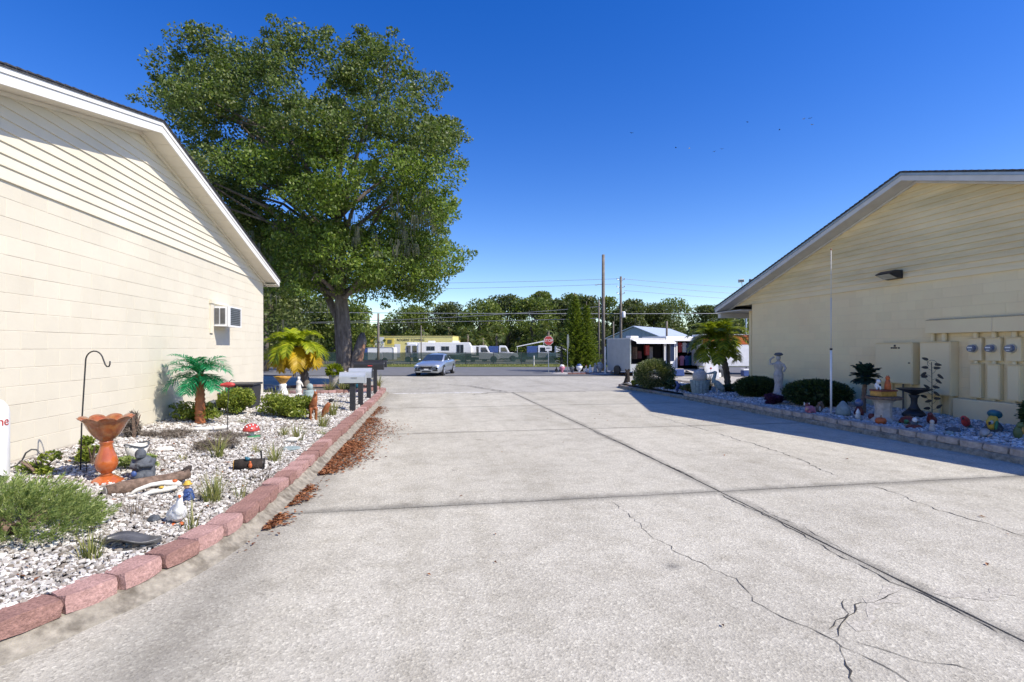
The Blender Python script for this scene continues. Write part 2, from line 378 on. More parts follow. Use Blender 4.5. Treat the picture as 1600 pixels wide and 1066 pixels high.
def Q(xr, yr, z=0):           # the street runs at a slight angle to the lane: street frame -> world
    return (xr*cT+yr*sT, yr*cT-xr*sT, z)
def gz(y): return 0 if y < 8 else (-.22*(y-8)/20 if y < 28 else -.22)
def lb(x, y):
    t = min(1, max(0, (-1.6-x)/2.87)); e = gz(y)+.13; wv = .40 if y < 15 else max(.02, .40-.12*(y-15))
    return e*(1-t)+wv*t
def rb(x, y):
    t = min(1, max(0, (x-8.4)/2.45)); return (gz(y)+.17)*(1-t)+(.23 if y < 16 else .1)*t
# ================================================================ SETTING
rng = np.random.default_rng(7); random.seed(5)
ROT = -YAW
# ground: one sheet to the horizon, kept below everything laid on it
me = MB().add([(-900,-60,-.42),(900,-60,-.42),(900,1500,-.42),(-900,1500,-.42)], [(0,1,2,3)]).mesh('ground')
meshobj('ground', me, MT['ground'], kind='structure')
def sheet(name, mat, xs, ys, zf, frame=None, z0=0, **kw):
    V = []; F = []
    for y in ys:
        for x in xs:
            p = (x, y) if frame is None else frame(x, y)[:2]
            V.append((p[0], p[1], zf(p[0], p[1])+z0))
    n = len(xs)
    for j in range(len(ys)-1):
        for i in range(n-1): F.append((j*n+i, j*n+i+1, (j+1)*n+i+1, (j+1)*n+i))
    return meshobj(name, MB().add(V, F).mesh(name), mat, **kw)
lin = lambda a, b, n: list(np.linspace(a, b, n))
sheet('parking_apron', MT['apron'], lin(-45, 50, 20), lin(15.2, 37, 23), lambda x, y: gz(y)-.03, kind='structure')
sheet('road', MT['asphalt'], lin(-120, 120, 13), lin(33.8, 48.6, 4), lambda x, y: -.22, Q, .004, kind='structure')
sheet('grass_verge', MT['grass'], lin(-120, 120, 25), lin(48.6, 62, 5), lambda x, y: -.22, Q, .03, kind='structure')
sheet('storage_yard', MT['apron'], lin(-90, 90, 5), lin(57, 76, 3), lambda x, y: -.2, Q, .04, kind='structure')
V, F = blades(rng, 1, 0, .1, .01)
Vs = []; Fs = []; o = 0
for i in range(2600):
    x, y = rng.uniform(-30, 26), rng.uniform(48.8, 55); p = Q(x, y, -.19)
    v, f = blades(rng, 2, .05, .14, .05, c=p, seg=2); Vs.append(v); Fs.append(f+o); o += len(v)
meshobj('verge_grass_blades', npmesh('g', np.concatenate(Vs), np.concatenate(Fs), L['grass']), None, kind='stuff', label='dry green grass along the fence foot', cat='grass')
# far woodland mass that closes the horizon behind the countable trees
P = []
for i in range(420):
    x = rng.uniform(-130, 150); y = rng.uniform(104, 128); zt = rng.uniform(3.5, 7.4)
    P.append(shell(rng, 170, Q(x, y, zt*.5), (5, 4, zt*.58), .2))
leafobj('far_woodland', np.concatenate(P), 1.15, .6, L['far1'], up=.6, seed=3, kind='stuff', label='dark far woodland closing the view behind the treeline', cat='woodland')

V = []; F = []; nx = 60
for i in range(nx+1):
    x = -170+360*i/nx; hgt = 4.6+1.3*math.sin(i*1.7)+.8*math.sin(i*3.1)
    for j, (dy, k) in enumerate(((0, 0), (6, .75), (14, 1), (40, .9))): V.append(Q(x, 130+dy, -.5+hgt*k))
for i in range(nx):
    for j in range(3): F.append((i*4+j, (i+1)*4+j, (i+1)*4+j+1, i*4+j+1))
MT['wooded'] = pm('wooded_rise', (.035, .05, .018), .95, .5, .4, .5, 2, spec=.05)
meshobj('hill', MB().add(V, F).mesh('hill', True), MT['wooded'], kind='structure')
# driveway: a dark joint bed and poured slabs with open joints
def dz(x, y): return gz(y)
sheet('driveway', MT['joint'], lin(-9, 8.9, 10), lin(-4, 20.3, 28), dz, z0=-.022, kind='structure')
drv = bpy.data.objects['driveway']
YJ = [-4, .65, 5.4, 10.15, 14.9, 20.1]
XJ = [(-9, 3.3), (3.3, 8.9)]
for a, (y0, y1) in enumerate(zip(YJ[:-1], YJ[1:])):
    for b, (x0, x1) in enumerate(XJ):
        if y0 > 5: x0 = max(x0, -2.6)
        g = .011; nx, ny = 14, 12
        tilt = .008                   # the cross joints run a touch off square
        V = []; F = []
        for j in range(ny+1):
            for i in range(nx+1):
                x = x0+g+(x1-x0-2*g)*i/nx; y = y0+g+(y1-y0-2*g)*j/ny
                if i in (0, nx): x += random.uniform(-.006, .006)
                if j in (0, ny): y += random.uniform(-.007, .007)
                V.append((x, y+tilt*(x-3.3)*(1 if y0 > 0 else 1), gz(y)))
        W = nx+1
        for j in range(ny):
            for i in range(nx): F.append((j*W+i, j*W+i+1, (j+1)*W+i+1, (j+1)*W+i))
        rim = [i for i in range(W)]+[j*W+nx for j in range(1, ny+1)]+[ny*W+i for i in range(nx-1, -1, -1)]+[j*W for j in range(ny-1, 0, -1)]
        k0 = len(V)
        for r in rim: V.append((V[r][0], V[r][1], V[r][2]-.02))
        for q in range(len(rim)): F.append((rim[q], k0+q, k0+(q+1) % len(rim), rim[(q+1) % len(rim)]))
        meshobj('slab', MB().add(V, F).mesh('slab'), MT['conc'], drv)
# cracks: ragged open lines, the width wandering
def crack(pts, wd, seed, mat=MT['crack'], name='crack', jit=.03, lift=.0035):
    r = random.Random(seed); P = []
    for (a, b) in zip(pts[:-1], pts[1:]):
        n = max(2, int(math.dist(a, b)/.06))
        for i in range(n):
            t = i/n; P.append((a[0]+(b[0]-a[0])*t, a[1]+(b[1]-a[1])*t))
    P.append(pts[-1]); V = []; F = []; ox = 0
    for i, p in enumerate(P):
        q = P[min(i+1, len(P)-1)]; p0 = P[max(i-1, 0)]; d = (q[0]-p0[0], q[1]-p0[1]); ln = math.hypot(*d) or 1; nx, ny = -d[1]/ln, d[0]/ln
        ox = ox*.7+r.uniform(-jit, jit); w_ = wd*r.uniform(.15, 1.2)
        if i in (0, len(P)-1): w_ = .001
        x, y = p[0]+nx*ox, p[1]+ny*ox
        V += [(x+nx*w_/2, y+ny*w_/2, gz(y)+lift), (x-nx*w_/2, y-ny*w_/2, gz(y)+lift)]
    for i in range(len(P)-1): F.append((2*i, 2*i+1, 2*i+3, 2*i+2))
    meshobj(name, MB().add(V, F).mesh(name, fix=False), mat, drv)
crack([(1.95,5.25),(1.95,4.73),(1.97,4.03),(1.96,3.79),(2.06,3.57),(2.17,3.34),(2.10,2.96),(2.16,2.74),(2.24,2.54),(2.28,2.3),(2.34,1.9)], .007, 1)
crack([(2.24,2.54),(2.38,2.63),(2.57,2.75),(2.78,2.87),(3.02,2.96),(3.18,3.04)], .010, 2, jit=.035)
crack([(2.3,2.66),(2.5,2.78),(2.7,2.93)], .010, 3, jit=.03)
crack([(2.24,2.53),(2.09,2.37),(2.03,2.2)], .011, 15, jit=.03)
crack([(2.36,2.53),(2.5,2.40),(2.75,2.2)], .006, 16)
crack([(5.5,12.3),(5.55,8.9),(5.41,7.02),(5.17,5.77)], .016, 4, jit=.03)
crack([(5.2,5.3),(5.22,5.1),(5.12,4.46),(5.18,3.7),(5.1,2.8)], .011, 5)
crack([(3.24,5.3),(3.27,4.4),(3.22,3.6),(3.26,2.4)], .012, 6, jit=.02)
crack([(3.37,4.9),(3.4,4.2),(3.36,3.7)], .008, 7, jit=.02)
crack([(1.6,19.2),(2.4,20.0),(4.2,20.05),(6.4,20.0)], .09, 8, jit=.06)
crack([(.7,26.0),(2.0,24.5),(2.6,22.2),(3.2,20.4)], .10, 9, jit=.03)
crack([(-1.0,21.9),(-.2,22.4),(.4,23.4)], .06, 10, jit=.06)
crack([(3.25,9.8),(3.28,7.8),(3.33,6.0)], .018, 11, jit=.012)
# pale patch line across the lane mouth
MT['patch'] = pm('pale_patch', (.60, .585, .55), .9, .15, 12, .4, 60); MT['mortar'] = pm('mortar_patch', (.47, .435, .36), .95, .4, 40, .6, 90)
crack([(-1.35,20.25),(0,20.2),(1.5,20.22),(2.2,20.2)], .34, 12, MT['patch'], 'pale_patch', .015, .0045)
crack([(2.45,2.62),(2.65,2.74),(2.85,2.9),(3.1,2.98),(3.2,3.02)], .12, 13, MT['mortar'], 'mortar_patch', .03, .0022)
crack([(3.36,2.95),(3.6,2.85),(3.9,2.9)], .14, 14, MT['mortar'], 'mortar_patch', .03, .0022)

# ---------------------------------------------------------------- kerbs and beds
KL = [(-5.5,.9),(-3.9,1.75),(-2.95,2.45),(-2.19,3.05),(-2.0,3.32),(-1.76,3.75),(-1.57,4.33),(-1.47,5.1),(-1.42,6.3),(-1.40,7.9),(-1.40,11),(-1.42,16.5),(-1.5,20.4),(-1.65,21.1),(-2.1,21.6)]
KR = [(8.32,-3),(8.25,5.9),(8.2,8),(8.28,11.4),(8.45,15.2),(8.5,18.2),(8.5,20.8),(8.6,22.2),(9.0,23.1),(9.8,23.5),(11.4,23.5)]
def resample(pts, step):
    out = []; acc = 0
    P = [np.array(p, float) for p in pts]
    # Catmull-Rom smoothing
    S = []
    for i in range(len(P)-1):
        p0, p1, p2, p3 = P[max(i-1, 0)], P[i], P[i+1], P[min(i+2, len(P)-1)]
        for t in np.linspace(0, 1, 16, endpoint=False):
            S.append(.5*((2*p1)+(-p0+p2)*t+(2*p0-5*p1+4*p2-p3)*t*t+(-p0+3*p1-3*p2+p3)*t**3))
    S.append(P[-1]); d = [0]
    for a, b in zip(S[:-1], S[1:]): d.append(d[-1]+np.linalg.norm(b-a))
    d = np.array(d); S = np.array(S); q = np.arange(0, d[-1], step)
    X = np.interp(q, d, S[:, 0]); Y = np.interp(q, d, S[:, 1]); return np.stack([X, Y], 1)
def tangents(P):
    t = np.gradient(P, axis=0); return t/np.linalg.norm(t, axis=1, keepdims=True)
def kerb(name, path, side, prof):
    P = resample(path, .12); t = tangents(P); nrm = np.stack([-t[:, 1], t[:, 0]], 1)*side
    V = []; F = []; m = len(prof); r = np.random.default_rng(4)
    for i in range(len(P)):
        for k, (o, z) in enumerate(prof):
            j = 0 if k in (0, m-1) else r.uniform(-.006, .006)
            x, y = P[i]+nrm[i]*(o+j); V.append((x, y, gz(y)+z+(j if k else 0)))
    for i in range(len(P)-1):
        for k in range(m-1): F.append((i*m+k, i*m+k+1, (i+1)*m+k+1, (i+1)*m+k))
    me = MB().add(V, F).mesh(name, True); return meshobj(name, me, MT['kerb'], kind='structure')
kerb('kerb_left', KL, 1, [(-.03,-.03),(0,.012),(.035,.022),(.075,.05),(.105,.078),(.2,.088),(.45,.085),(.45,-.05)])
kerb('kerb_right', KR, -1, [(-.01,-.04),(0,.0),(.015,.07),(.03,.10),(.12,.105),(.45,.10),(.45,-.05)])
def variants(n, dx, dy, dz, jit, seed):
    out = []; r = random.Random(seed)
    for q in range(n):
        bm = bmesh.new(); bmesh.ops.create_cube(bm, size=1)
        bmesh.ops.subdivide_edges(bm, edges=bm.edges, cuts=2, use_grid_fill=True)
        for v in bm.verts:
            x, y, z = v.co*2
            k = sum(abs(c) > .98 for c in (x, y, z))
            s = {3: .93, 2: .975}.get(k, 1.0)
            # split face bulges on the lane side (+x)
            fx = 1+.10*(1-y*y)*(1-.4*z*z) if x > .9 else 1
            wy = 1-.06*(x < -.9)
            v.co = (x*dx/2*s*fx+r.uniform(-jit, jit), y*dy/2*s*wy+r.uniform(-jit, jit), z*dz/2*(s if z > 0 else 1)+r.uniform(-jit, jit)*.5)
        me = bpy.data.meshes.new('block'); bm.to_mesh(me); bm.free(); me.shade_smooth()
        me.set_sharp_from_angle(angle=R(28)); out.append(me)
    return out
def lay(parent, path, side, off, dy, dz, meshes, name, y0, y1, zf, jr=.05, mats=None):
    P = resample(path, .02); t = tangents(P); n = np.stack([-t[:, 1], t[:, 0]], 1)*side
    B = P+n*off; d = np.concatenate([[0], np.cumsum(np.linalg.norm(np.diff(B, axis=0), axis=1))]); q = 0; px, py, _ = wloc(parent); c = 0
    while q < d[-1]:
        x, y = np.interp(q, d, B[:, 0]), np.interp(q, d, B[:, 1]); i = int(np.searchsorted(d, q)); i = min(i, len(t)-1)
        if y0 <= y <= y1:
            me = random.choice(meshes)
            o = meshobj(name, me, None, parent, loc=(x-px+random.uniform(-.012, .012), y-py, zf(x, y)+dz/2+random.uniform(-.006, .008)))
            a = math.atan2(t[i][1], t[i][0])-math.pi/2
            o.rotation_euler = (random.uniform(-.02, .02), random.uniform(-.03, .03), a+(0 if side > 0 else math.pi)+random.uniform(-jr, jr))
            c += 1
        q += dy
    return c
vp = variants(8, .20, .292, .105, .0085, 3)
for i, m_ in enumerate(vp): m_.materials.append(MT['paver'] if i % 3 else MT['paverD'])
eL = thing('garden_edging', 'red paver edging along the left gravel bed', 'edging', (-1.7, 4, 0))
lay(eL, KL, 1, .215, .309, .105, vp, 'paver', -9, 30, lambda x, y: gz(y)+.085, .085)
ve = variants(6, .20, .33, .10, .009, 9)
for i, m_ in enumerate(ve): m_.materials.append(MT['edge'])
eR = thing('garden_edging', 'cream stone edging along the shaded right bed', 'edging', (8.4, 8, 0))
lay(eR, KR, -1, .15, .345, .10, ve, 'edging_stone', 2.5, 16.3, lambda x, y: gz(y)+.10, .04)
eR2 = thing('garden_edging', 'dull red brick edging round the far tip of the right bed', 'edging', (8.6, 19, -.1))
lay(eR2, KR, -1, .13, .31, .09, vp, 'paver', 16.3, 30, lambda x, y: gz(y)+.10, .03)

PL = resample(KL, .1); PR = resample(KR, .1)
o_ = np.argsort(PL[:, 1]); kxl = lambda y: float(np.interp(y, PL[o_, 1], PL[o_, 0]))
o2 = np.argsort(PR[:, 1]); kxr = lambda y: float(np.interp(y, PR[o2, 1], PR[o2, 0]))
def bed(name, ys, xl, xr, zf, nx=16):
    V = []; F = []
    for y in ys:
        a, b = xl(y), xr(y)
        for i in range(nx+1):
            x = a+(b-a)*i/nx; V.append((x, y, zf(x, y)+random.uniform(-.012, .012)))
    W = nx+1
    for j in range(len(ys)-1):
        for i in range(nx): F.append((j*W+i, j*W+i+1, (j+1)*W+i+1, (j+1)*W+i))
    return meshobj(name, MB().add(V, F).mesh(name, True), MT['soil'], kind='structure')
BL = bed('gravel_bed_left', lin(.9, 21.5, 110), lambda y: -4.49 if y < 15.2 else -8.2, lambda y: kxl(y)-.22, lambda x, y: lb(x, y)-.026)
BR = bed('gravel_bed_right', lin(-2, 23.2, 110), lambda y: kxr(y)+.2, lambda y: 10.87 if y < 15.9 else 12.0, lambda x, y: rb(x, y)-.02)
def chips(name, n, ylo, yhi, xl, xr, zf, s0, s1, mat, label, seed, power=1.0):
    r = np.random.default_rng(seed)
    y = ylo+(yhi-ylo)*r.uniform(0, 1, n)**power; a = np.array([xl(v) for v in y]); b = np.array([xr(v) for v in y])
    x = a+(b-a)*r.uniform(0, 1, n); z = np.array([zf(p, q) for p, q in zip(x, y)])
    K = np.array([(-1,-1,-1),(1,-1,-1),(1,1,-1),(-1,1,-1),(-1,-1,1),(1,-1,1),(1,1,1),(-1,1,1)], float)
    s = r.uniform(s0, s1, (n, 1, 1))*np.stack([r.uniform(.7, 1.3, n), r.uniform(.6, 1, n), r.uniform(.4, .8, n)], 1)[:, None, :]
    Vv = K[None]*s*r.uniform(.55, 1.1, (n, 8, 1))*.62
    a1, a2 = r.uniform(0, 6.28, n), r.uniform(-.7, .7, n)
    c1, s1_, c2, s2 = np.cos(a1)[:, None], np.sin(a1)[:, None], np.cos(a2)[:, None], np.sin(a2)[:, None]
    X, Y, Z = Vv[..., 0], Vv[..., 1], Vv[..., 2]
    Y, Z = Y*c2-Z*s2, Y*s2+Z*c2; X, Y = X*c1-Y*s1_, X*s1_+Y*c1
    Vv = np.stack([X+x[:, None], Y+y[:, None], Z+(z+r.uniform(-.012, .006, n))[:, None]], 2)
    f = np.array([(0,3,2,1),(4,5,6,7),(0,1,5,4),(1,2,6,5),(2,3,7,6),(3,0,4,7)])
    Ff = (np.arange(n)[:, None, None]*8+f[None]).reshape(-1, 4)
    meshobj(name, npmesh(name, Vv, Ff, mat), None, kind='stuff', label=label, cat='gravel')
xlL = lambda y: -4.45 if y < 15.1 else -8
chips('white_gravel', 40000, 2.3, 9.0, xlL, lambda y: kxl(y)-.30, lb, .010, .030, MT['chips'], 'white marble chip gravel covering the near left bed', 1, 1.25)
chips('white_gravel', 15000, 9.0, 15.1, xlL, lambda y: kxl(y)-.30, lb, .018, .044, MT['chips'], 'white marble chip gravel further along the left bed', 2)
chips('white_gravel', 6000, 15.1, 21.3, lambda y: -7.5, lambda y: kxl(y)-.36, lb, .035, .065, MT['chips'], 'white marble chip gravel past the corner of the left building', 5)
chips('white_gravel', 16000, 3.5, 15.8, lambda y: kxr(y)+.24, lambda y: 10.83, rb, .022, .045, MT['chipsR'], 'greyish white marble gravel in the shaded right bed', 3)
chips('white_gravel', 2500, 15.8, 23.0, lambda y: kxr(y)+.3, lambda y: 11, rb, .04, .07, MT['chipsR'], 'sparse pale gravel at the far tip of the right bed', 4)

# ---------------------------------------------------------------- buildings
def cmu(par, xf, s, y0, y1, zb, zt, mat, vis, skip=lambda y, z: False):
    """painted block courses; s=+1 faces +x. the 300 nearest in view are single objects, the rest one part"""
    px, py, pz = wloc(par); n = int(round((zt-zb)/.2032)); hgt = (zt-zb)/n
    def blk(l):
        g, e = (.0012, .002) if s > 0 else (.0006, .0012); q_ = .0032 if s > 0 else .0025; d = .03
        return MB().add([(-d,-l/2+g,-hgt/2+q_),(-d,l/2-g,-hgt/2+q_),(-d,l/2-g,hgt/2-q_),(-d,-l/2+g,hgt/2-q_),
            (-.002,-l/2+g,-hgt/2+q_),(-.002,l/2-g,-hgt/2+q_),(-.002,l/2-g,hgt/2-q_),(-.002,-l/2+g,hgt/2-q_),
            (0,-l/2+g+e,-hgt/2+q_+e),(0,l/2-g-e,-hgt/2+q_+e),(0,l/2-g-e,hgt/2-q_-e),(0,-l/2+g+e,hgt/2-q_-e)],
            [(0,3,2,1),(0,1,5,4),(1,2,6,5),(2,3,7,6),(3,0,4,7),(4,5,9,8),(5,6,10,9),(6,7,11,10),(7,4,8,11),(8,9,10,11)]).mesh('block')
    cache = {}; items = []
    for k in range(n):
        y = y1; first = True
        while y > y0+.02:
            l = .2032 if (first and k % 2) else .4064
            first = False; l = min(l, y-y0); items.append((y-l/2, zb+(k+.5)*hgt, round(l, 3))); y -= l
    items.sort(key=lambda t: (not (t[0] > vis), t[0]))
    rest = MB()
    for i, (y, z, l) in enumerate(items):
        if l not in cache: cache[l] = blk(l); cache[l].materials.append(mat)
        me = cache[l]
        jx = random.uniform(-.0012, .0012)
        if i < 300 and y > vis:
            meshobj('block', me, None, par, loc=(xf+s*jx-px, y-py, z-pz), rot=(0, 0, 0 if s > 0 else math.pi))
        else:
            rest.add([(xf+s*(v.co.x+jx), y+s*v.co.y, z+v.co.z) for v in me.vertices], [tuple(p.vertices) for p in me.polygons])
    rest.build('far_blocks', mat, par, kind='stuff')
def gable(par, xf, s, yr, za, pitch, zs, ov, yeave, mside, mtrim, msoff, mroof, depth, lap=.128, upper=None, dirty=False):
    zr = lambda y: za-pitch*abs(y-yr)
    z = zs; k = 0
    while z < za-.01:
        z1 = min(z+lap, za); a0, a1 = (za-z)/pitch, (za-z1)/pitch
        b0, b1 = (.022, .006) if s > 0 else (.034, .004); t0 = z+(.0 if k else -.02)
        V = [(xf-s*.02, yr-a0, t0),(xf-s*.02, yr+a0, t0),(xf+s*b0, yr+a0, t0),(xf+s*b0, yr-a0, t0),
             (xf+s*b0, yr-a0, t0+.012),(xf+s*b0, yr+a0, t0+.012),(xf+s*b1, yr+a1, z1),(xf+s*b1, yr-a1, z1),(xf-s*.02, yr-a1, z1),(xf-s*.02, yr+a1, z1)]
        F = [(0,1,2,3),(3,2,5,4),(4,5,6,7),(7,6,9,8)]
        MB().add(V, F).build('siding_board', mside, par); z = z1; k += 1
    x0, x1 = xf, xf+s*ov
    for sg in (1, -1):
        # soffit panels
        n = int(yeave/.30)
        for i in range(n):
            a, b = i*yeave/n+.003, (i+1)*yeave/n-.003
            ya, yb = yr+sg*a, yr+sg*b; za_, zb_ = zr(ya), zr(yb)
            V = [(x0+s*.025,ya,za_),(x1,ya,za_),(x1,yb,zb_),(x0+s*.025,yb,zb_)]
            V += [(p[0],p[1],p[2]+.012) for p in V]
            MB().add(V, [(0,1,2,3),(4,7,6,5),(0,4,5,1),(1,5,6,2),(2,6,7,3),(3,7,4,0)]).build('soffit_panel', msoff, par)
        def rail(name, mat, xa, xb, za_, zb_, e0=0., e1=0.):
            yA, yB = yr+sg*e0, yr+sg*(yeave+e1)
            V = [(xa,yA,za+za_),(xb,yA,za+za_),(xb,yB,zr(yB)+za_),(xa,yB,zr(yB)+za_),(xa,yA,za+zb_),(xb,yA,za+zb_),(xb,yB,zr(yB)+zb_),(xa,yB,zr(yB)+zb_)]
            MB().add(V, [(0,3,2,1),(4,5,6,7),(0,1,5,4),(1,2,6,5),(2,3,7,6),(3,0,4,7)]).build(name, mat, par)
        rail('fascia_board', mtrim, x1, x1+s*.022, -.012, .098)
        rail('drip_edge', upper or mtrim, x1, x1+s*.034, .102, .158, 0, .02)
        rail('frieze_trim', msoff, xf+s*.02, xf+s*.05, -.05, -.004, .0, -.05)
        rail('roof_slope', mroof, xf-s*depth, x1+s*.045, .16, .185, 0, .06)
        # shingle butts along the rake
        m_ = MB()
        for i in range(int(yeave/.14)):
            ya = yr+sg*i*.14; yb = ya+sg*.13
            V = [(x1-s*.1,ya,zr(ya)+.186),(x1+s*.055,ya,zr(ya)+.186),(x1+s*.055,yb,zr(yb)+.186),(x1-s*.1,yb,zr(yb)+.186),(x1-s*.1,ya,zr(ya)+.194),(x1+s*.055,ya,zr(ya)+.194),(x1+s*.055,yb,zr(yb)+.205),(x1-s*.1,yb,zr(yb)+.205)]
            m_.add(V, [(0,3,2,1),(4,5,6,7),(0,1,5,4),(1,2,6,5),(2,3,7,6),(3,0,4,7)])
        m_.build('shingle_edge', mroof, par, kind='stuff')
        # eave fascia
        yE = yr+sg*yeave; MB().box(min(x1, xf-s*depth), max(x1, xf-s*depth), min(yE, yE+sg*.02), max(yE, yE+sg*.02), zr(yE)-.02, zr(yE)+.155).build('eave_fascia', mtrim, par)

HL = 1.65
bl = thing('cream_block_building', 'sunlit cream block building with white gable trim on the left', 'building', (-4.47, 8.86, .2))
ya, yb, zb = 2.67, 15.05, .408
MB().prism([(ya, -.3), (yb, -.3), (yb, 3.456), (8.86, 5.03), (ya, 3.456)], -4.4738, -18).build('wall', MT['core'], bl)
cmu(bl, -4.47, 1, ya, yb+.002, zb, 3.456, MT['wallL'], 5.7)
gable(bl, -4.47, 1, 8.86, 5.04, .256, 3.456, .32, 6.49, MT['side'], MT['trim'], MT['soffit'], MT['shingle'], 13)
MB().box(-4.47, -4.15, 15.055, 15.33, 3.385, 3.40).build('eave_soffit', MT['soffit'], bl)
# frame boards and drip cap round the air conditioner opening
MB().box(-4.469, -4.44, 11.52, 11.66, 1.95, 2.63).build('window_frame', MT['side'], bl)
MB().box(-4.469, -4.42, 11.50, 12.45, 2.57, 2.635).build('window_head', MT['side'], bl)
ac = thing('air_conditioner', 'white window air conditioner jutting from the cream wall', 'air conditioner', (-4.47, 12.05, 2.09))
x0, x1, y0, y1, z0, z1 = -4.465, -4.17, 11.67, 12.42, 2.09, 2.53
MB().box(x0, x1, y0+.012, y1-.012, z0+.01, z1-.01).build('casing', MT['white'], ac)
g_ = MB().box(x1-.002, x1+.018, y0, y1, z0, z0+.035).box(x1-.002, x1+.018, y0, y1, z1-.03, z1).box(x1-.002, x1+.018, y0, y0+.10, z0+.035, z1-.03).box(x1-.002, x1+.018, y1-.03, y1, z0+.035, z1-.03)
g_.build('front_frame', MT['white'], ac)
MB().box(x1, x1+.006, y0+.10, y1-.03, z0+.035, z1-.03).build('grille', MT['flag'], ac)
for i in range(9):
    zz = z0+.06+i*.04; MB().box(x1+.004, x1+.012, y0+.105, y1-.035, zz, zz+.012).build('grille_slat', MT['steel'], ac)
MB().box(-4.43, -4.345, y0+.002, y0+.012, z0+.06, z1-.05).build('side_vent', MT['flag'], ac)
MB().box(-4.32, -4.225, y0+.002, y0+.012, z0+.06, z1-.05).build('side_vent', MT['flag'], ac)

br = thing('cream_block_building', 'shaded cream block building with mildewed siding on the right', 'building', (10.85, 9.85, .1))
MB().prism([(3.9, -.3), (15.8, -.3), (15.8, 3.125), (16.7, 3.125), (9.85, 5.375), (3.0, 3.125), (3.9, 3.125)], 10.8535, 30).build('wall', MT['coreR'], br)
cmu(br, 10.85, -1, 3.9, 15.802, .20, 3.125, MT['wallR'], 6.6)
gable(br, 10.85, -1, 9.85, 5.385, .327, 3.125, .41, 7.5, MT['sideR'], MT['trimR'], MT['trimR'], MT['shingle'], 18, upper=MT['flash'])
MB().box(10.45, 12.0, 15.81, 17.33, 2.905, 2.93).build('porch_soffit', MT['trimR'], br)
MB().box(10.50, 30, 17.12, 17.28, 2.72, 2.90).build('porch_beam', MT['trimR'], br)
MB().box(10.93, 11.05, 15.95, 16.08, 0, 2.90).build('porch_post', MT['wallR'], br)
# wall mounted things on the right building
def wbox(name, label, x, y0, y1, z0, z1, door=True, cat='electrical box', mat=None):
    t = thing(name, label, cat, (10.85, (y0+y1)/2, z0))
    MB().box(x, 10.846, y0, y1, z0, z1).build('casing', mat or MT['wallR'], t, bevel=.006)
    if door: MB().box(x-.012, x-.001, y0+.015, y1-.015, z0+.02, z1-.02).build('door', mat or MT['wallR'], t, bevel=.004)
    MB().box(x-.02, 10.846, y0-.008, y1+.008, z1+.001, z1+.012).build('rain_lip', MT['wallR'], t)
    return t
t = wbox('electrical_cabinet', 'wide cream electrical cabinet with a dark warning sticker', 10.66, 9.80, 10.76, .82, 1.75)
for a, b in ((0, .05), (.07, .10), (.18, .05)): MB().box(10.643, 10.647, 10.10+a, 10.10+a+b, 1.62, 1.655).build('sticker_mark', MT['black'], t)
MB().box(10.643, 10.647, 10.2, 10.25, 1.665, 1.71).build('sticker_mark', MT['black'], t)
MB().tube([(10.645, 9.86, 1.30), (10.615, 9.86, 1.30)], .014, 8).build('latch', MT['black'], t)
t = wbox('electrical_cabinet', 'tall cream electrical cabinet behind the metal leaf trellis', 10.65, 8.95, 9.62, .64, 1.76)
t = thing('cable_trough', 'long cream cable trough over the electric meters', 'cable trough', (10.85, 8, 1.95))
MB().box(10.70, 10.846, 5.5, 9.55, 1.95, 2.23).build('casing', MT['wallR'], t, bevel=.006)
MB().prism([(10.69, 2.235), (10.846, 2.235), (10.846, 2.27)], 5.5, 9.55, 'y').build('lid', MT['wallR'], t)
MB().box(10.692, 10.699, 8.2, 8.21, 1.96, 2.22).build('seam', MT['coreR'], t)
names = ['left', 'middle', 'right']
MT['meter'] = pm('meter_blue_glass', (.10, .14, .26), .12, .2, 20, 0, coat=.8)
for i, (a, b) in enumerate(((8.45, 8.70), (8.11, 8.37), (7.77, 8.02))):
    t = wbox('meter_box', f'cream electric meter box, {names[i]} of the three with round glass dials', 10.77, a, b, 1.39, 1.83, False, 'meter box')
    yc, zc = (a+b)/2+.02, 1.63
    def disc(r, x0, x1, nm, mt, par=t, n=20):
        m_ = MB(); m_.add([(x0, yc+r*math.cos(q), zc+r*math.sin(q)) for q in np.linspace(0, 6.283, n, endpoint=False)]+[(x1, yc+r*.9*math.cos(q), zc+r*.9*math.sin(q)) for q in np.linspace(0, 6.283, n, endpoint=False)],
            [tuple(range(n)), tuple(range(n, 2*n))]+[(k, (k+1) % n, n+(k+1) % n, n+k) for k in range(n)])
        return m_.build(nm, mt, par)
    dl = disc(.088, 10.769, 10.735, 'dial_ring', MT['steel']); disc(.074, 10.734, 10.675, 'glass_cover', MT['meter'])
    MB().box(10.668, 10.673, yc-.045, yc+.045, zc+.005, zc+.03).build('counter_strip', MT['white'], t)
    MB().box(10.669, 10.673, yc-.03, yc+.03, zc-.04, zc-.028).build('counter_strip', MT['white'], t)
    t2 = wbox('breaker_box', f'slim cream breaker box under the {names[i]} electric meter', 10.75, a+.0, b-.04, .65, 1.32, True, 'breaker box')
    MB().tube([(10.80, (a+b)/2, 1.385), (10.80, (a+b)/2, 1.335)], .035, 10).build('conduit', MT['wallR'], t2)
    MB().tube([(10.80, (a+b)/2, .645), (10.80, (a+b)/2, .615)], .03, 10).build('conduit', MT['wallR'], t2)
    MB().tube([(10.80, (a+b)/2, 1.945), (10.80, (a+b)/2, 1.845)], .045, 10).build('conduit', MT['wallR'], t)
t = thing('low_cabinet', 'low cream wiring box on the gravel under the meters', 'wiring box', (10.7, 8, .2))
MB().box(10.60, 10.846, 7.3, 8.87, .20, .61).build('casing', MT['wallR'], t, bevel=.006)
MB().box(10.585, 10.60, 7.32, 8.85, .23, .59).build('cover', MT['wallR'], t)
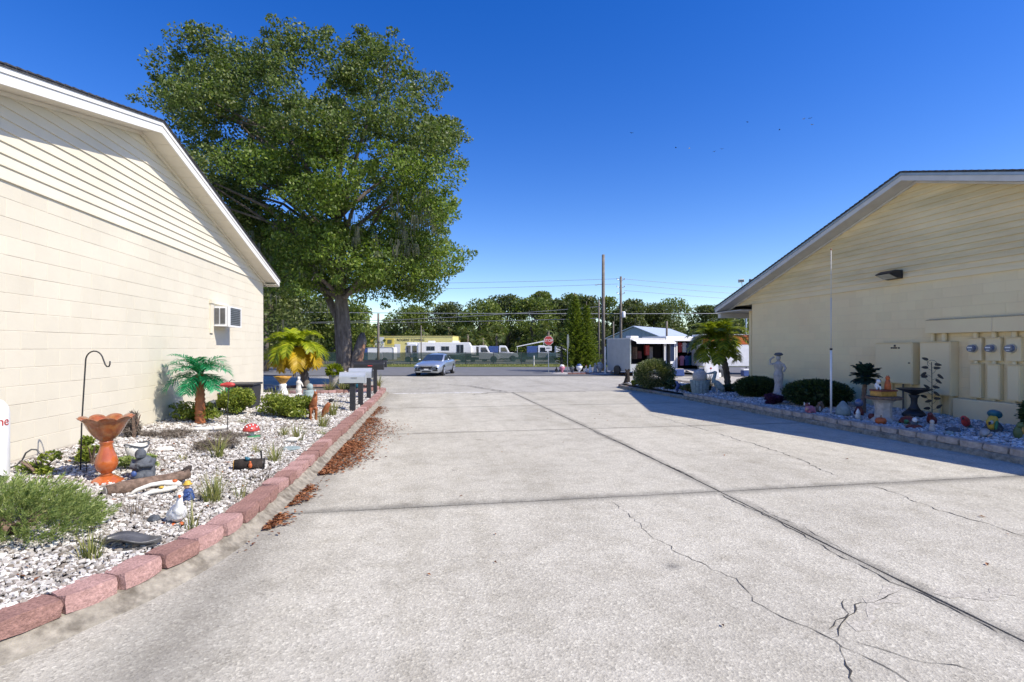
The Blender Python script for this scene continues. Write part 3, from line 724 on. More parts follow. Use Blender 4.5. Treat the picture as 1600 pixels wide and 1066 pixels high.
cn = thing('conduit_pipes', 'cream conduit pipes running below and above the cabinets', 'pipe', (10.8, 9.4, .2))
for (y, z0, z1, r) in ((9.45, 1.78, 1.95, .04), (9.2, 1.78, 1.95, .05), (9.05, .2, .63, .05), (9.3, .2, .63, .035), (9.95, .2, .81, .022), (10.15, .2, .81, .02), (10.45, .55, .81, .028)):
    MB().tube([(10.79, y, z0), (10.79, y, z1)], r, 10).build('conduit', MT['wallR'] if r > .021 else MT['flag'], cn)
t = thing('wall_light', 'dark bronze wall pack light high on the right gable', 'wall light', (10.83, 10.4, 3.3))
MB().prism([(10.45, 3.36), (10.62, 3.44), (10.82, 3.44), (10.82, 3.24), (10.70, 3.26)], 10.18, 10.58, 'y').build('housing', MT['blackp'], t, bevel=.01)
MB().add([(10.47, 10.21, 3.345), (10.69, 10.21, 3.255), (10.69, 10.55, 3.255), (10.47, 10.55, 3.345)], [(0,1,2,3)]).build('lens', MT['steel'], t)
# ================================================================ PLANTS
def palm_frond(V, F, base, az, el, length, droop, nl, ll, lw, rng, vee=.5):
    """rachis arching out from base with two rows of hanging leaflets"""
    p = np.array(base, float); e = el; pts = [p.copy()]; n = 10; st = length/n
    for i in range(n):
        d = np.array((math.cos(az)*math.cos(e), math.sin(az)*math.cos(e), math.sin(e))); p = p+d*st; pts.append(p.copy()); e -= droop/n*(.6+.8*i/n)
    pts = np.array(pts)
    side = np.array((-math.sin(az), math.cos(az), 0))
    for i in range(n):                       # rachis
        o = len(V); wv = .012*(1-i/n)+.003
        V += [pts[i]-side*wv, pts[i]+side*wv, pts[i+1]+side*wv*.8, pts[i+1]-side*wv*.8]; F.append((o, o+1, o+2, o+3))
    for k in range(nl):
        t = .12+.88*k/nl; q = t*n; i = min(int(q), n-1); b = pts[i]+(pts[i+1]-pts[i])*(q-i); tan = pts[i+1]-pts[i]; tan /= np.linalg.norm(tan)
        sz = ll*(math.sin(math.pi*(.12+.8*t))**.7)
        up = np.cross(side, tan); 
        if up[2] < 0: up = -up
        for s in (-1, 1):
            d = side*s*.85+tan*.65+up*(vee*.5-.15*rng.uniform())+rng.normal(size=3)*.08; d /= np.linalg.norm(d)
            o = len(V); m = b+d*sz*.55; tip = b+d*sz+np.array((0, 0, -sz*.22)); nv = np.cross(d, up); nv /= np.linalg.norm(nv)+1e-9; h_ = nv*lw/2
            V += [b-h_*.5, b+h_*.5, m+h_, m-h_, tip]; F += [(o, o+1, o+2, o+3), (o+3, o+2, o+4)]
def vf(name, V, F, mat, par):
    me = bpy.data.meshes.new(name); off = wloc(par) if par else (0, 0, 0)
    me.from_pydata([(v[0]-off[0], v[1]-off[1], v[2]-off[2]) for v in V], [], F); return meshobj(name, me, mat, par)
def palm(name, label, base, height, lean, specs, trunk_r, leafmats, flen, nl, ll, lw, seed, trunkmat, group=None, rings=True):
    """specs: list of (count, elevation, droop, material index)"""
    r = np.random.default_rng(seed); t = thing(name, label, 'palm', base, group=group)
    top = np.array(base)+np.array((lean[0], lean[1], height)); pts = []; rad = []
    n = 22
    for i in range(n+1):
        q = i/n; pts.append(np.array(base)+np.array((lean[0]*q*q, lean[1]*q*q, height*q))); rad.append(trunk_r*(1.12 if (rings and i % 2) else .92)*(1.15-.25*q))
    MB().tube(pts, rad, 10).build('trunk', trunkmat, t, smooth=True)
    for (cnt, el, dr, mi, fl) in specs:
        off = r.uniform(0, 6.28)
        for k in range(cnt):
            V, F = [], []
            palm_frond(V, F, top+r.normal(size=3)*trunk_r*.25, off+6.283*k/cnt+r.uniform(-.2, .2), el+r.uniform(-.15, .15), flen*fl*r.uniform(.85, 1.1), dr*r.uniform(.85, 1.15), nl, ll, lw, r)
            vf('frond', V, F, leafmats[mi], t)
    return t
def tuft(label, x, y, z, n, ln, wd, mat=None, br=.06, lean=.7, name='grass_tuft', seed=0, cat='plant', droop=.5):
    r = np.random.default_rng(seed+int(abs(x*100)+abs(y*37)))
    V, F = blades(r, int(n*1.9), br*1.6, ln*1.35, wd, lean, 4, droop=droop)
    return meshobj(name, npmesh(name, V, F, mat or L['grass']), None, label=label, cat=cat, loc=(x, y, z-.01))
def bush(name, label, x, y, z, rad, n, size, mat, seed, inner=.5, lobes=0, asp=.5, up=.5, cat='shrub', flat=.0, stem=True, group=None):
    r = np.random.default_rng(seed); t = thing(name, label, cat, (x, y, z), group=group)
    c = np.array((0, 0, rad[2]*.92))
    if lobes:
        P = []
        for i in range(lobes):
            d = unit(r.normal(size=(1, 3)))[0]*np.array(rad)*r.uniform(.35, .68); d[2] = r.uniform(-.62, .55)*rad[2]; d[:2] *= 1.15
            P.append(shell(r, n//lobes, c+d, np.array(rad)*r.uniform(.30, .46), .15))
        P = np.concatenate(P)
    else:
        P = shell(r, n, c, rad, inner); P += r.normal(size=P.shape)*np.array(rad)*.035
    P[:, 2] = np.maximum(P[:, 2], .02+abs(r.normal(size=len(P)))*.03)
    leafobj('foliage', P, size, asp, mat, t, up, seed)
    if stem:
        m_ = MB()
        for i in range(7):
            a = r.uniform(0, 6.28); m_.tube([(0, 0, -.03), (math.cos(a)*rad[0]*.2, math.sin(a)*rad[1]*.2, rad[2]*.5), (math.cos(a)*rad[0]*.6, math.sin(a)*rad[1]*.6, rad[2]*1.25)], [.018, .012, .004], 5)
        m_.build('stems', MT['wood'], t, world=False)
    return t
# juniper filling the near left corner
r = np.random.default_rng(2); t = thing('juniper_bush', 'big feathery light green juniper bush at the left edge', 'shrub', (-3.10, 4.38, .25))
P = []; D = []
for i in range(620):
    a = r.uniform(0, 6.28); k = math.sqrt(r.uniform()); bx, by = math.cos(a)*k*.58, math.sin(a)*k*.38
    ht = (.26*(1-k**2.2)+.08)*r.uniform(.6, 1.2); d0 = np.array((math.cos(a)*(.25+.9*k), math.sin(a)*(.25+.9*k), .75)); d0 /= np.linalg.norm(d0); ln = r.uniform(.09, .19)
    b = np.array((bx, by, max(.02, ht-ln*.4)))
    for j in range(34):
        q = r.uniform(0, 1); sp = unit(r.normal(size=(1, 3)))[0]
        P.append(b+d0*ln*q+sp*.035*(1.1-q)); D.append(d0*1.1+sp*.8)
leafobj('foliage', np.array(P), .042, .16, L['jun'], t, .3, 4, np.array(D))
m_ = MB()
for i in range(16):
    a = r.uniform(0, 6.28); m_.tube([(0, 0, -.02), (math.cos(a)*.25, math.sin(a)*.17, .12), (math.cos(a)*.48, math.sin(a)*.32, .16)], [.02, .014, .005], 5)
m_.build('branches', MT['wood'], t, world=False)
# silk palm by the left wall
t = palm('artificial_palm', 'bright green artificial palm with brown wrapped trunk by the cream wall', (-3.86, 9.57, .33), .86, (.0, -.03),
    [(6, 1.1, 1.5, 0, .9), (9, .6, 1.5, 0, 1.0), (8, .05, 1.3, 0, .95), (5, -.5, .8, 0, .6)], .072, [L['fake']], .60, 24, .25, .016, 11, MT['brown'])
# yellow date palm beyond the corner
palm('date_palm', 'yellow-green date palm with drooping golden fronds before the oak', (-4.6, 20.6, .12), 1.55, (-.40, .10),
    [(9, 1.15, 2.0, 0, .95), (12, .55, 2.3, 0, 1.12), (9, -.05, 2.1, 1, 1.05), (7, -.6, 1.1, 1, .8)], .13, [L['ypalm'], L['opalm']], 1.35, 40, .40, .045, 12, MT['bark'])
t = bpy.data.objects['date_palm']
m_ = MB(); r = np.random.default_rng(5)
for i in range(46):
    a = r.uniform(0, 6.28); z = r.uniform(.85, 1.6); m_.tube([(-4.9+math.cos(a)*.15, 20.68+math.sin(a)*.15, .12+z), (-4.85+math.cos(a)*.3, 20.68+math.sin(a)*.3, z-.35)], [.035, .012], 5)
m_.build('dead_frond_skirt', MT['wood'], t)
# palm at the corner of the right building
palm('date_palm', 'green date palm at the far corner of the shaded building', (11.72, 18.6, .05), 1.85, (-.45, .0),
    [(8, 1.15, 1.3, 0, .85), (13, .85, 1.6, 0, 1.0), (14, .45, 1.9, 0, 1.0), (12, -.2, 1.5, 0, .85)], .11, [L['gpalm']], 1.45, 36, .42, .045, 13, MT['bark'])
palm('artificial_palm', 'small dusty dark artificial palm against the shaded wall', (9.55, 9.95, .19), .78, (.06, 0),
    [(6, 1.35, .5, 0, .95), (8, .95, .7, 0, 1), (9, .45, .7, 0, .85), (8, -.2, .6, 0, .75)], .045, [L['fpalm']], .36, 11, .15, .07, 14, MT['wood'])
MT['mutedgreen'] = pm('shade_muted_green', (.10, .14, .05), .5, .25, 9, .2)  # green darkened so its colour carries the muting of the shaded bed
# shrubs, left bed
bush('round_shrub', 'bushy yellow-green shrub beside the black bin', -3.72, 10.9, .33, (.38, .38, .34), 4600, .06, L['shrub'], 21, lobes=14)
bush('round_shrub', 'low yellow-green shrub round the foot of the artificial palm', -3.95, 9.75, .34, (.5, .36, .2), 2600, .055, L['shrub'], 22, lobes=10)
bush('round_shrub', 'wide leafy green shrub behind the red mushroom ornament', -2.85, 11.0, .24, (.62, .44, .26), 7500, .055, L['shrub'], 23, lobes=20)
bush('round_shrub', 'small green shrub behind the orange birdbath', -3.75, 6.5, .33, (.20, .20, .17), 900, .05, L['shrub'], 24, lobes=5)
bush('round_shrub', 'thin weedy plant beside the fallen garden hook', -3.92, 5.95, .34, (.22, .22, .13), 420, .05, L['shrub'], 25, lobes=4)
bush('round_shrub', 'silvery low plant under the orange birdbath pedestal', -3.2, 6.35, .3, (.24, .16, .09), 500, .05, L['jun'], 26, lobes=4)
bush('dry_bush', 'leafless grey-brown twiggy plant sprawling on the white gravel', -2.95, 7.75, .25, (.50, .42, .10), 2300, .10, L['dry'], 27, lobes=7, asp=.06, up=0)
bush('dry_bush', 'grey feathery plume against the wall past the birdbath', -4.12, 8.05, .36, (.14, .14, .26), 700, .13, L['dry'], 28, lobes=4, asp=.10)  # upright plume of thin grey blades close to the wall
bush('dry_bush', 'flat brown mat of twigs left of the artificial palm', -3.75, 8.3, .33, (.55, .25, .045), 1100, .12, L['dry'], 29, lobes=6, asp=.06)
tl = [('spiky striped grass clump beside the log end', -2.03, 5.32, 46, .24, .011), ('small dark spiky grass clump left of the black leaf dish', -2.30, 3.98, 30, .16, .010),
      ('sparse tall grass sprigs by the paver edge near the white goose', -1.93, 4.62, 12, .26, .008), ('yellowish grass clump in the twiggy plant', -2.68, 7.18, 22, .28, .014),
      ('pale fluffy grass clump beside the bird ornament', -2.05, 8.62, 34, .26, .012), ('pale grass clump in front of the red horse ornament', -1.95, 10.15, 34, .28, .014),
      ('pale grass clump behind the red horse ornament', -2.08, 11.9, 36, .32, .016), ('pale grass clump behind the log planter', -1.98, 7.12, 30, .22, .010),
      ('thin weed shoots beside the spiky striped grass', -1.84, 5.5, 10, .22, .008), ('small grass clump left of the bird ornament', -2.35, 9.0, 24, .14, .012),
      ('grass tuft behind the last mailbox post', -1.95, 21.0, 30, .5, .03), ('tiny weed in open gravel behind the kneeling statue', -3.0, 6.9, 9, .07, .01)]
for i, (lb_, x, y, n, ln, wd) in enumerate(tl):
    tuft(lb_, x, y, lb(x, y), n, ln, wd, L['grass'] if i % 3 else L['grass'], .045, .75, seed=i)
rr_ = np.random.default_rng(77)
spots = [(-2.5,4.9,'right of the juniper bush'),(-2.75,3.55,'below the juniper bush at the left edge'),(-3.55,7.2,'near the wall past the birdbath'),(-2.35,7.6,'right of the twiggy plant'),(-2.55,9.7,'in front of the wide leafy shrub'),(-3.3,10.0,'between the shrubs by the bin'),(-1.85,6.2,'by the pavers next to the log ornament'),(-1.8,9.3,'by the pavers before the red horse'),(-2.6,12.2,'left of the grey angel'),(-1.95,13.7,'between the two silver mailbox posts'),(-3.4,12.9,'behind the wide leafy shrub')]
for i, (x, y, w_) in enumerate(spots):
    tuft('small straw-coloured weed tuft '+w_, x, y, lb(x, y), 12+int(rr_.integers(14)), .07+.09*rr_.uniform(), .009, L['grass'] if i % 2 else L['dry'], .05, .9, 'weed_tuft', 30+i)
# shrubs, right bed
def hedge(label, x, y, rad, n, mat, seed, size=.05, name='clipped_shrub'):
    z = rb(x, y)-.03; t = bush(name, label, x, y, z, rad, n, size, mat, seed, inner=.86)
    r = np.random.default_rng(seed)
    leafobj('inner_foliage', shell(r, n//2, (0, 0, rad[2]*.92), np.array(rad)*.88, .5), size*2.2, .6, mat, t, .3, seed+1)
    return t
hedge('large dark clipped shrub behind the white flagpole', 9.75, 11.55, (.78, .80, .36), 8000, L['hedge'], 31)
hedge('dark clipped shrub left of the woman statue', 9.85, 14.1, (.70, .60, .33), 6000, L['hedge'], 32)
hedge('dark clipped shrub half cut off at the right edge of the picture', 10.05, 6.75, (.42, .45, .38), 5000, L['hedge'], 33)
bush('purple_plant', 'dark purple leafy plant under the woman statue', 9.05, 12.3, .15, (.48, .42, .15), 2600, .075, L['purple'], 34, lobes=9, asp=.3)
bush('rounded_shrub', 'cream-flecked rounded shrub at the tip of the right bed', 9.0, 19.4, .0, (.84, .8, .62), 11000, .075, L['vari'], 35, inner=.4)
bush('low_plant', 'yellow-green low plant beside the black stump', 9.0, 20.9, 0, (.42, .35, .16), 1400, .08, L['shrub'], 36, lobes=6)
bush('low_plant', 'dark green low plant right of the cream-flecked shrub', 9.05, 17.9, .03, (.45, .4, .22), 1800, .08, L['hedge'], 37, lobes=6)
bush('low_plant', 'dark mixed plant with pale leaves left of the barrel planter', 8.95, 16.6, .06, (.30, .26, .2), 1000, .09, L['vari'], 38, lobes=5)
bush('low_plant', 'dark green plant at the foot of the corner palm', 9.85, 15.7, .14, (.32, .30, .17), 1500, .07, L['hedge'], 39, lobes=6)
tuft('dark spiky grass behind the pelican statue', 10.0, 17.3, .1, 90, .62, .02, L['hedge'], .12, .9)

# ================================================================ LEFT BED ORNAMENTS
def orn(name, label, cat, x, y, z=None, rz=0, left=True):
    return thing(name, label, cat, (x, y, (lb if left else rb)(x, y)-.012 if z is None else z), rz)
def part(t, nm, mt, mb, **kw): return mb.build(nm, MT[mt] if isinstance(mt, str) else mt, t, world=False, **kw)
# gas cylinder at the left edge
t = orn('gas_cylinder', 'white gas cylinder with red lettering cut off by the left edge', 'gas cylinder', -4.27, 5.81, .36)
part(t, 'tank', 'white', MB().lathe([(.155, 0), (.16, .03), (.16, .64), (.150, .70), (.11, .76), (.05, .79)], 24), smooth=True)
part(t, 'valve_guard', 'steel', MB().lathe([(.06, .78), (.06, .82), (.045, .82), (.045, .79)], 14))
for s_, z in (('propane', .56), ('here', .47)):
    # lettering wraps round the drum: one small plate of text per letter
    for i, chh in enumerate(s_):
        a = R(-92)+(i-len(s_)/2+.5)*.36+R(30)
        text('letter', chh, .125, MT['red'], t, (.1625*math.cos(a), .1625*math.sin(a), z), (R(90), 0, a+R(90)), .0008)
part(t, 'hose', 'black', MB().tube([(.02,-.14,.62),(.045,-.20,.45),(.06,-.22,.30),(.12,-.22,.16),(.20,-.20,.06),(.28,-.17,.03)], .022, 8), smooth=True)
# tall hook
t = orn('shepherd_hook', 'tall black shepherd hook standing in front of the cream wall', 'garden hook', -3.69, 6.2)
hk = [(0, 0, -.05), (.0, .02, .5), (.01, .05, 1.0), (.015, .06, 1.19)]
hk += [(.015+.085-.085*math.cos(a), .06, 1.19+.105*math.sin(a)) for a in np.linspace(.25, 2.7, 9)]
hk += [(.205, .06, 1.15), (.222, .06, 1.125), (.242, .06, 1.125), (.252, .06, 1.15), (.253, .06, 1.185)]
part(t, 'rod', 'black', MB().tube(hk, .0075, 8), smooth=True)
part(t, 'foot_prong', 'black', MB().tube([(-.06, 0, .10), (.06, 0, .10), (.06, 0, -.02)], .005, 6))
t = orn('shepherd_hook', 'short fallen iron hook with a curled end low by the wall', 'garden hook', -4.08, 5.95)
part(t, 'rod', 'flag', MB().tube([(-.20,0,.05),(-.06,.02,.09),(.0,.02,.15),(.03,.02,.22),(.08,.02,.255),(.13,.02,.25),(.165,.02,.20),(.185,.02,.155),(.215,.02,.155),(.222,.02,.21)], .008, 7), smooth=True)
# birdbath
t = orn('birdbath', 'glossy orange ceramic birdbath with a petal-edged bowl', 'birdbath', -3.25, 5.86)
t.scale = (.8, .8, 1.0)
def petal(r_, z, a, i):
    k = abs(math.sin(a*4.5))**.7; q = min(1, max(0, (i-1)/4)); return (r_*(1-.07*(1-k)*q), z*1.12+.03*k*q*(r_/.3))
part(t, 'bowl', 'terrab', MB().lathe([(.07,.375),(.085,.39),(.11,.40),(.155,.435),(.195,.48),(.235,.53),(.285,.568),(.305,.575),(.288,.578),(.22,.555),(.15,.51),(.08,.47),(.02,.46)], 72, fn=petal), smooth=True)
part(t, 'pedestal', 'terra', MB().lathe([(.075,.06),(.055,.075),(.06,.085),(.10,.11),(.122,.15),(.124,.19),(.105,.24),(.08,.285),(.068,.32),(.066,.345),(.075,.355),(.075,.37),(.068,.38)], 32, fn=lambda r_,z,a,i:(r_,z*1.12)), smooth=True)
part(t, 'base', 'terra', MB().lathe([(.185,-.01),(.185,.012),(.15,.028),(.12,.045),(.09,.06),(.076,.065)], 32), smooth=True)
# kneeling figure
t = orn('statue', 'dark grey kneeling figure with head bowed on its arms', 'statue', -2.98, 6.02, rz=.2)
b_ = MB().lathe([(.085,0),(.102,.03),(.104,.09),(.098,.15),(.085,.20),(.06,.235),(.03,.25)],18,fn=lambda r_,z,a,i:(r_*(1+.10*math.cos(a-2.0)),z)).blob((-.03,-.075,.045),(.06,.05,.05)).blob((.05,-.06,.05),(.05,.05,.055))
b_.tube([(.085,.0,.20),(.085,-.08,.16),(.0,-.115,.17),(-.04,-.105,.185)],[.032,.03,.026,.02],8).tube([(-.085,.0,.20),(-.085,-.07,.15),(-.01,-.115,.15)],[.032,.03,.024],8)
part(t, 'body', 'stone', b_, fuse=.007)
part(t, 'head', 'stone', MB().blob((-.02,-.04,.275),(.054,.058,.06)).blob((-.035,-.09,.255),(.018,.016,.02)), fuse=.006)
part(t, 'blue_gem', 'blue', MB().blob((-.06,-.115,.085),(.028,.018,.032)), smooth=True)
# flattened white jug behind birdbath
t = orn('planter', 'cracked white planter with a bent dark rim behind the birdbath', 'planter', -3.42, 6.75, rz=.3)
part(t, 'pot', 'offwhite', MB().lathe([(.08,0),(.10,.10),(.12,.2),(.105,.2),(.09,.10),(.05,.03)], 18), smooth=True)
part(t, 'rim', 'stone', MB().tube([(.12*math.cos(a),.12*math.sin(a),.20+.02*math.sin(2*a)) for a in np.linspace(0,6.283,18)], .010, 6), smooth=True)
# log with shell
t = orn('log', 'weathered grey log lying across the white gravel', 'log', -2.75, 5.66, rz=.80)
r = np.random.default_rng(8)
part(t, 'trunk', 'wood', MB().tube([(-.36,0,.055),(-.2,.01,.062),(0,0,.065),(.2,-.01,.07),(.36,.01,.085)],[.062,.068,.064,.058,.05],12), smooth=True)
part(t, 'broken_stub', 'darkwood', MB().tube([(.30,.0,.09),(.38,.05,.125),(.41,.06,.15)],[.045,.035,.012],8), smooth=True)
part(t, 'cut_end', 'lightstone', MB().lathe([(.058,0),(.05,.004),(.01,.005)],12).__class__().tube([(-.366,0,.055),(-.372,0,.055)],[.058,.05],12))
t = orn('driftwood', 'pale curved driftwood arch leaning on the log', 'driftwood', -2.62, 5.48, rz=.55)
part(t, 'branch', 'offwhite', MB().tube([(-.22,0,.02),(-.14,0,.075),(-.03,.0,.105),(.08,0,.105),(.17,0,.09),(.21,-.01,.06)],[.012,.018,.02,.024,.034,.03],9), smooth=True)
part(t, 'lower_curve', 'offwhite', MB().tube([(-.12,-.03,.02),(-.02,-.03,.04),(.1,-.03,.045),(.18,-.02,.05)],[.016,.024,.026,.02],8), smooth=True)
part(t, 'yellow_bloom', 'yellow', MB().blob((.05,-.045,.075),(.022,.018,.014),8), smooth=True)
part(t, 'rusty_knot', 'orange', MB().blob((.165,-.012,.11),(.028,.024,.018),8,.1), smooth=True)
# seated child figurine
t = orn('figurine', 'small seated child figurine in a blue coat and yellow hat', 'figurine', -2.27, 5.36, rz=-.5)
part(t, 'coat', 'blue', MB().lathe([(.062,0),(.058,.03),(.045,.08),(.03,.115)],14).blob((.05,-.03,.025),(.03,.035,.022),8).tube([(.03,0,.10),(.05,-.04,.07),(.03,-.065,.06)],.014,6), fuse=.006)
part(t, 'head', 'skin', MB().blob((0,-.012,.142),(.026,.026,.03)), smooth=True)
part(t, 'hat', 'yellow', MB().lathe([(.042,.155),(.040,.162),(.028,.166),(.024,.185),(.008,.192)],14,(0,-.005,0)), smooth=True)
# goose / angel
t = orn('figurine', 'white goose figurine with orange feet by the paver edge', 'figurine', -2.08, 4.72, rz=.4)
part(t, 'body', 'white', MB().blob((0,0,.095),(.07,.095,.075)).blob((.01,-.06,.13),(.045,.05,.06)).tube([(.01,-.07,.15),(.015,-.085,.21),(.015,-.08,.25)],[.035,.025,.022],9).blob((-.055,.03,.07),(.03,.06,.05)).blob((0,.1,.10),(.03,.05,.03)), fuse=.007)
part(t, 'head', 'offwhite', MB().blob((.015,-.09,.262),(.028,.034,.026)), smooth=True)
part(t, 'beak', 'orange', MB().tube([(.015,-.115,.262),(.015,-.155,.253)],[.013,.004],7))
part(t, 'foot', 'orange', MB().blob((.03,-.05,.012),(.02,.035,.014),8), smooth=True)
part(t, 'foot', 'orange', MB().blob((-.03,-.04,.012),(.02,.035,.014),8), smooth=True)
t = orn('rock', 'small black rock beside the white goose', 'rock', -2.26, 4.72)
part(t, 'stone', 'stone', MB().blob((0,0,.03),(.05,.035,.04),9,.12))
# dark metal leaf dish
t = orn('leaf_dish', 'flat black metal leaf dish lying on the gravel', 'dish', -2.14, 4.19, rz=.25)
V = []; F = []; nu, nv = 14, 8
for i in range(nu+1):
    for j in range(nv+1):
        a = i/nu; b_ = j/nv*2-1; wd = .10*math.sin(math.pi*min(.97, a*.93+.05))**.8; V.append((-.19+a*.36, b_*wd, .05+.045*b_*b_-.03*a+.018*math.sin(a*6)))
for i in range(nu):
    for j in range(nv): q = i*(nv+1)+j; F.append((q, q+1, q+nv+2, q+nv+1))
o = part(t, 'blade', 'flag', MB().add(V, F), smooth=True); sm = o.modifiers.new('solid', 'SOLIDIFY'); sm.thickness = .006
part(t, 'stem', 'black', MB().tube([(-.18,0,.055),(-.26,.03,.085),(-.30,.05,.075)],[.008,.007,.004],6))
part(t, 'lower_leaf', 'flag', MB().add([(-.2,.02,.02),(0,-.10,.015),(.17,-.05,.012),(.0,.05,.02)],[(0,1,2,3)]))
# log planter
t = orn('log_planter', 'dark log ornament with small blue and orange birds', 'ornament', -2.14, 6.62, rz=.25)
part(t, 'log', 'darkwood', MB().tube([(-.14,0,.07),(0,0,.075),(.16,0,.065)],[.068,.07,.06],12), smooth=True)
part(t, 'cut_face', 'gold', MB().tube([(-.146,0,.07),(-.155,0,.07)],[.066,.06],12))
part(t, 'blue_bird', 'teal', MB().blob((.0,-.05,.145),(.03,.022,.022),9).blob((-.02,-.055,.165),(.014,.013,.014),7), fuse=.005)
part(t, 'orange_bird', 'orange', MB().blob((.03,-.085,.07),(.024,.02,.035),9).blob((.03,-.09,.11),(.014,.014,.015),7), fuse=.005)
part(t, 'stake', 'black', MB().tube([(.155,.03,.0),(.14,.03,.22)], .012, 6))
part(t, 'stake', 'black', MB().tube([(.17,-.02,.0),(.18,-.02,.13)], .012, 6))
# mushroom
t = orn('mushroom_ornament', 'red mushroom ornament with white dots on a green base', 'ornament', -2.77, 8.72)
part(t, 'cap', 'red', MB().lathe([(.125,.10),(.128,.115),(.11,.16),(.07,.20),(.02,.215)],20), smooth=True)
part(t, 'stalk', 'offwhite', MB().lathe([(.055,.01),(.04,.06),(.05,.105)],12), smooth=True)
part(t, 'base', 'green', MB().lathe([(.14,0),(.13,.018),(.04,.025)],16), smooth=True)
for i, (a, b_) in enumerate(((-.5,.5),(-1.2,.35),(-1.9,.6),(-1.5,.85),(-2.6,.45),(-.9,.95),(0.1,.7))):
    rr = .118*math.cos(b_*1.1)+.012; part(t, 'dot', 'white', MB().blob((rr*math.cos(a), rr*math.sin(a), .115+.09*math.sin(b_*1.25)),.014,7), smooth=True)
# white border plank round the palm
t = orn('border_log', 'pale curved border log in front of the artificial palm', 'border', -3.55, 8.95)
part(t, 'log', 'offwhite', MB().tube([(-.30,.05,.03),(-.15,-.02,.035),(.05,-.03,.04),(.22,.04,.045),(.31,.16,.045)],[.03,.035,.036,.035,.03],8), smooth=True)
t = orn('stone_slab', 'small white slab of rock on the gravel by the dry plants', 'rock', -3.4, 7.35, rz=.3)
part(t, 'rock', 'offwhite', MB().blob((0,0,.03),(.12,.05,.035),10,.08))
# ladybird stake
t = orn('garden_stake', 'red ladybird ornament on a thin black stake', 'garden stake', -3.13, 8.74)
part(t, 'rod', 'black', MB().tube([(0,0,-.03),(.005,0,.40),(.02,0,.76)], .006, 6))
part(t, 'body', 'red', MB().blob((.02,0,.80),(.10,.055,.045)).blob((-.06,0,.80),(.05,.05,.03)), fuse=.01)
for s_ in (-1, 1): part(t, 'wing', 'flag', MB().tube([(.02,0,.84),(.02+s_*.05,-.02,.88),(.02+s_*.10,-.02,.865)],[.007,.006,.004],6))
t = orn('rock', 'grey rounded rock on the gravel against the wall by the bin', 'rock', -4.2, 11.0)
part(t, 'stone', 'stone', MB().blob((0,0,.1),(.15,.12,.15),10,.07), smooth=True)
# bin
t = orn('storage_bin', 'black plastic bin with a lid against the wall', 'bin', -4.0, 12.1)
part(t, 'body', 'blackp', MB().obox((0,0,.24),(.52,.52,.48),tap=1.1), bevel=.02)
part(t, 'lid', 'blackp', MB().obox((0,0,.51),(.62,.62,.045)), bevel=.015)
part(t, 'handle', 'blackp', MB().tube([(-.12,-.30,.40),(-.10,-.335,.40),(.10,-.335,.40),(.12,-.30,.40)], .012, 6))
# horse ornament pair + grey stone figure
t = orn('horse_ornament', 'brown ceramic horse ornament rearing beside pale grass', 'ornament', -2.30, 10.95, rz=.3)
b_ = MB().blob((0,.02,.30),(.085,.15,.10)).tube([(.0,-.08,.34),(.02,-.14,.46),(.03,-.13,.55)],[.07,.055,.04],10).blob((.035,-.175,.565),(.035,.075,.04),10)
for (x, y) in ((-.05,-.08),(.05,-.09),(-.05,.12),(.055,.11)): b_.tube([(x,y,.27),(x*1.05,y-.01,.14),(x,y+.01,0)],[.038,.022,.024],8)
part(t, 'body', 'brown', b_, fuse=.012)
part(t, 'mane', 'maroon', MB().tube([(.0,-.05,.43),(.02,-.09,.52),(.025,-.10,.60)],[.02,.028,.012],7))
part(t, 'tail', 'maroon', MB().tube([(0,.16,.33),(0,.21,.25),(.01,.21,.12)],[.022,.026,.01],7))
for s_ in (-1, 1): part(t, 'ear', 'brown', MB().tube([(.03+s_*.018,-.14,.59),(.03+s_*.022,-.135,.63)],[.012,.003],6))
t = orn('rooster_ornament', 'slanted red-brown rooster ornament with a black crest', 'ornament', -2.12, 11.35, rz=-.2)
part(t, 'body', 'brown', MB().tube([(-.09,0,.02),(-.04,0,.16),(.03,0,.28),(.07,0,.34)],[.02,.06,.055,.04],10).blob((.0,.03,.2),(.05,.07,.09)), fuse=.011)
part(t, 'head', 'black', MB().blob((.10,0,.39),(.055,.03,.04)).tube([(.13,0,.40),(.19,0,.43)],[.02,.004],6), smooth=True)
t = orn('statue', 'mottled grey stone angel figure behind the brown horse', 'statue', -2.75, 12.75, rz=.2)
part(t, 'body', 'verdi', MB().lathe([(.13,0),(.15,.05),(.13,.2),(.15,.32),(.12,.42),(.06,.46)],14).blob((.12,.06,.30),(.05,.1,.16)).blob((-.12,.06,.30),(.05,.1,.16)), fuse=.015)
part(t, 'head', 'verdi', MB().blob((0,-.02,.52),(.075,.075,.085)), smooth=True)
part(t, 'arm', 'stone', MB().tube([(-.12,-.03,.34),(-.24,-.06,.30),(-.30,-.07,.34)],[.035,.028,.02],7), smooth=True)
# flamingo-like bird
t = orn('bird_ornament', 'low pale pink bird ornament with a curved neck', 'ornament', -2.05, 8.42, rz=.2)
part(t, 'body', 'offwhite', MB().blob((-.03,0,.06),(.10,.035,.04)).tube([(.05,0,.07),(.09,0,.10),(.085,0,.16),(.11,0,.185)],[.022,.014,.012,.014],8).tube([(-.12,0,.06),(-.19,0,.03)],[.02,.004],6), fuse=.006)
part(t, 'beak', 'flag', MB().tube([(.115,0,.185),(.145,0,.17)],[.008,.003],6))
t = orn('stepping_stone', 'flat bluish stepping stone in the gravel by the pavers', 'stepping stone', -1.98, 7.95)
part(t, 'plate', 'verdi', MB().lathe([(.13,0),(.135,.02),(.12,.028),(.02,.028)],16))
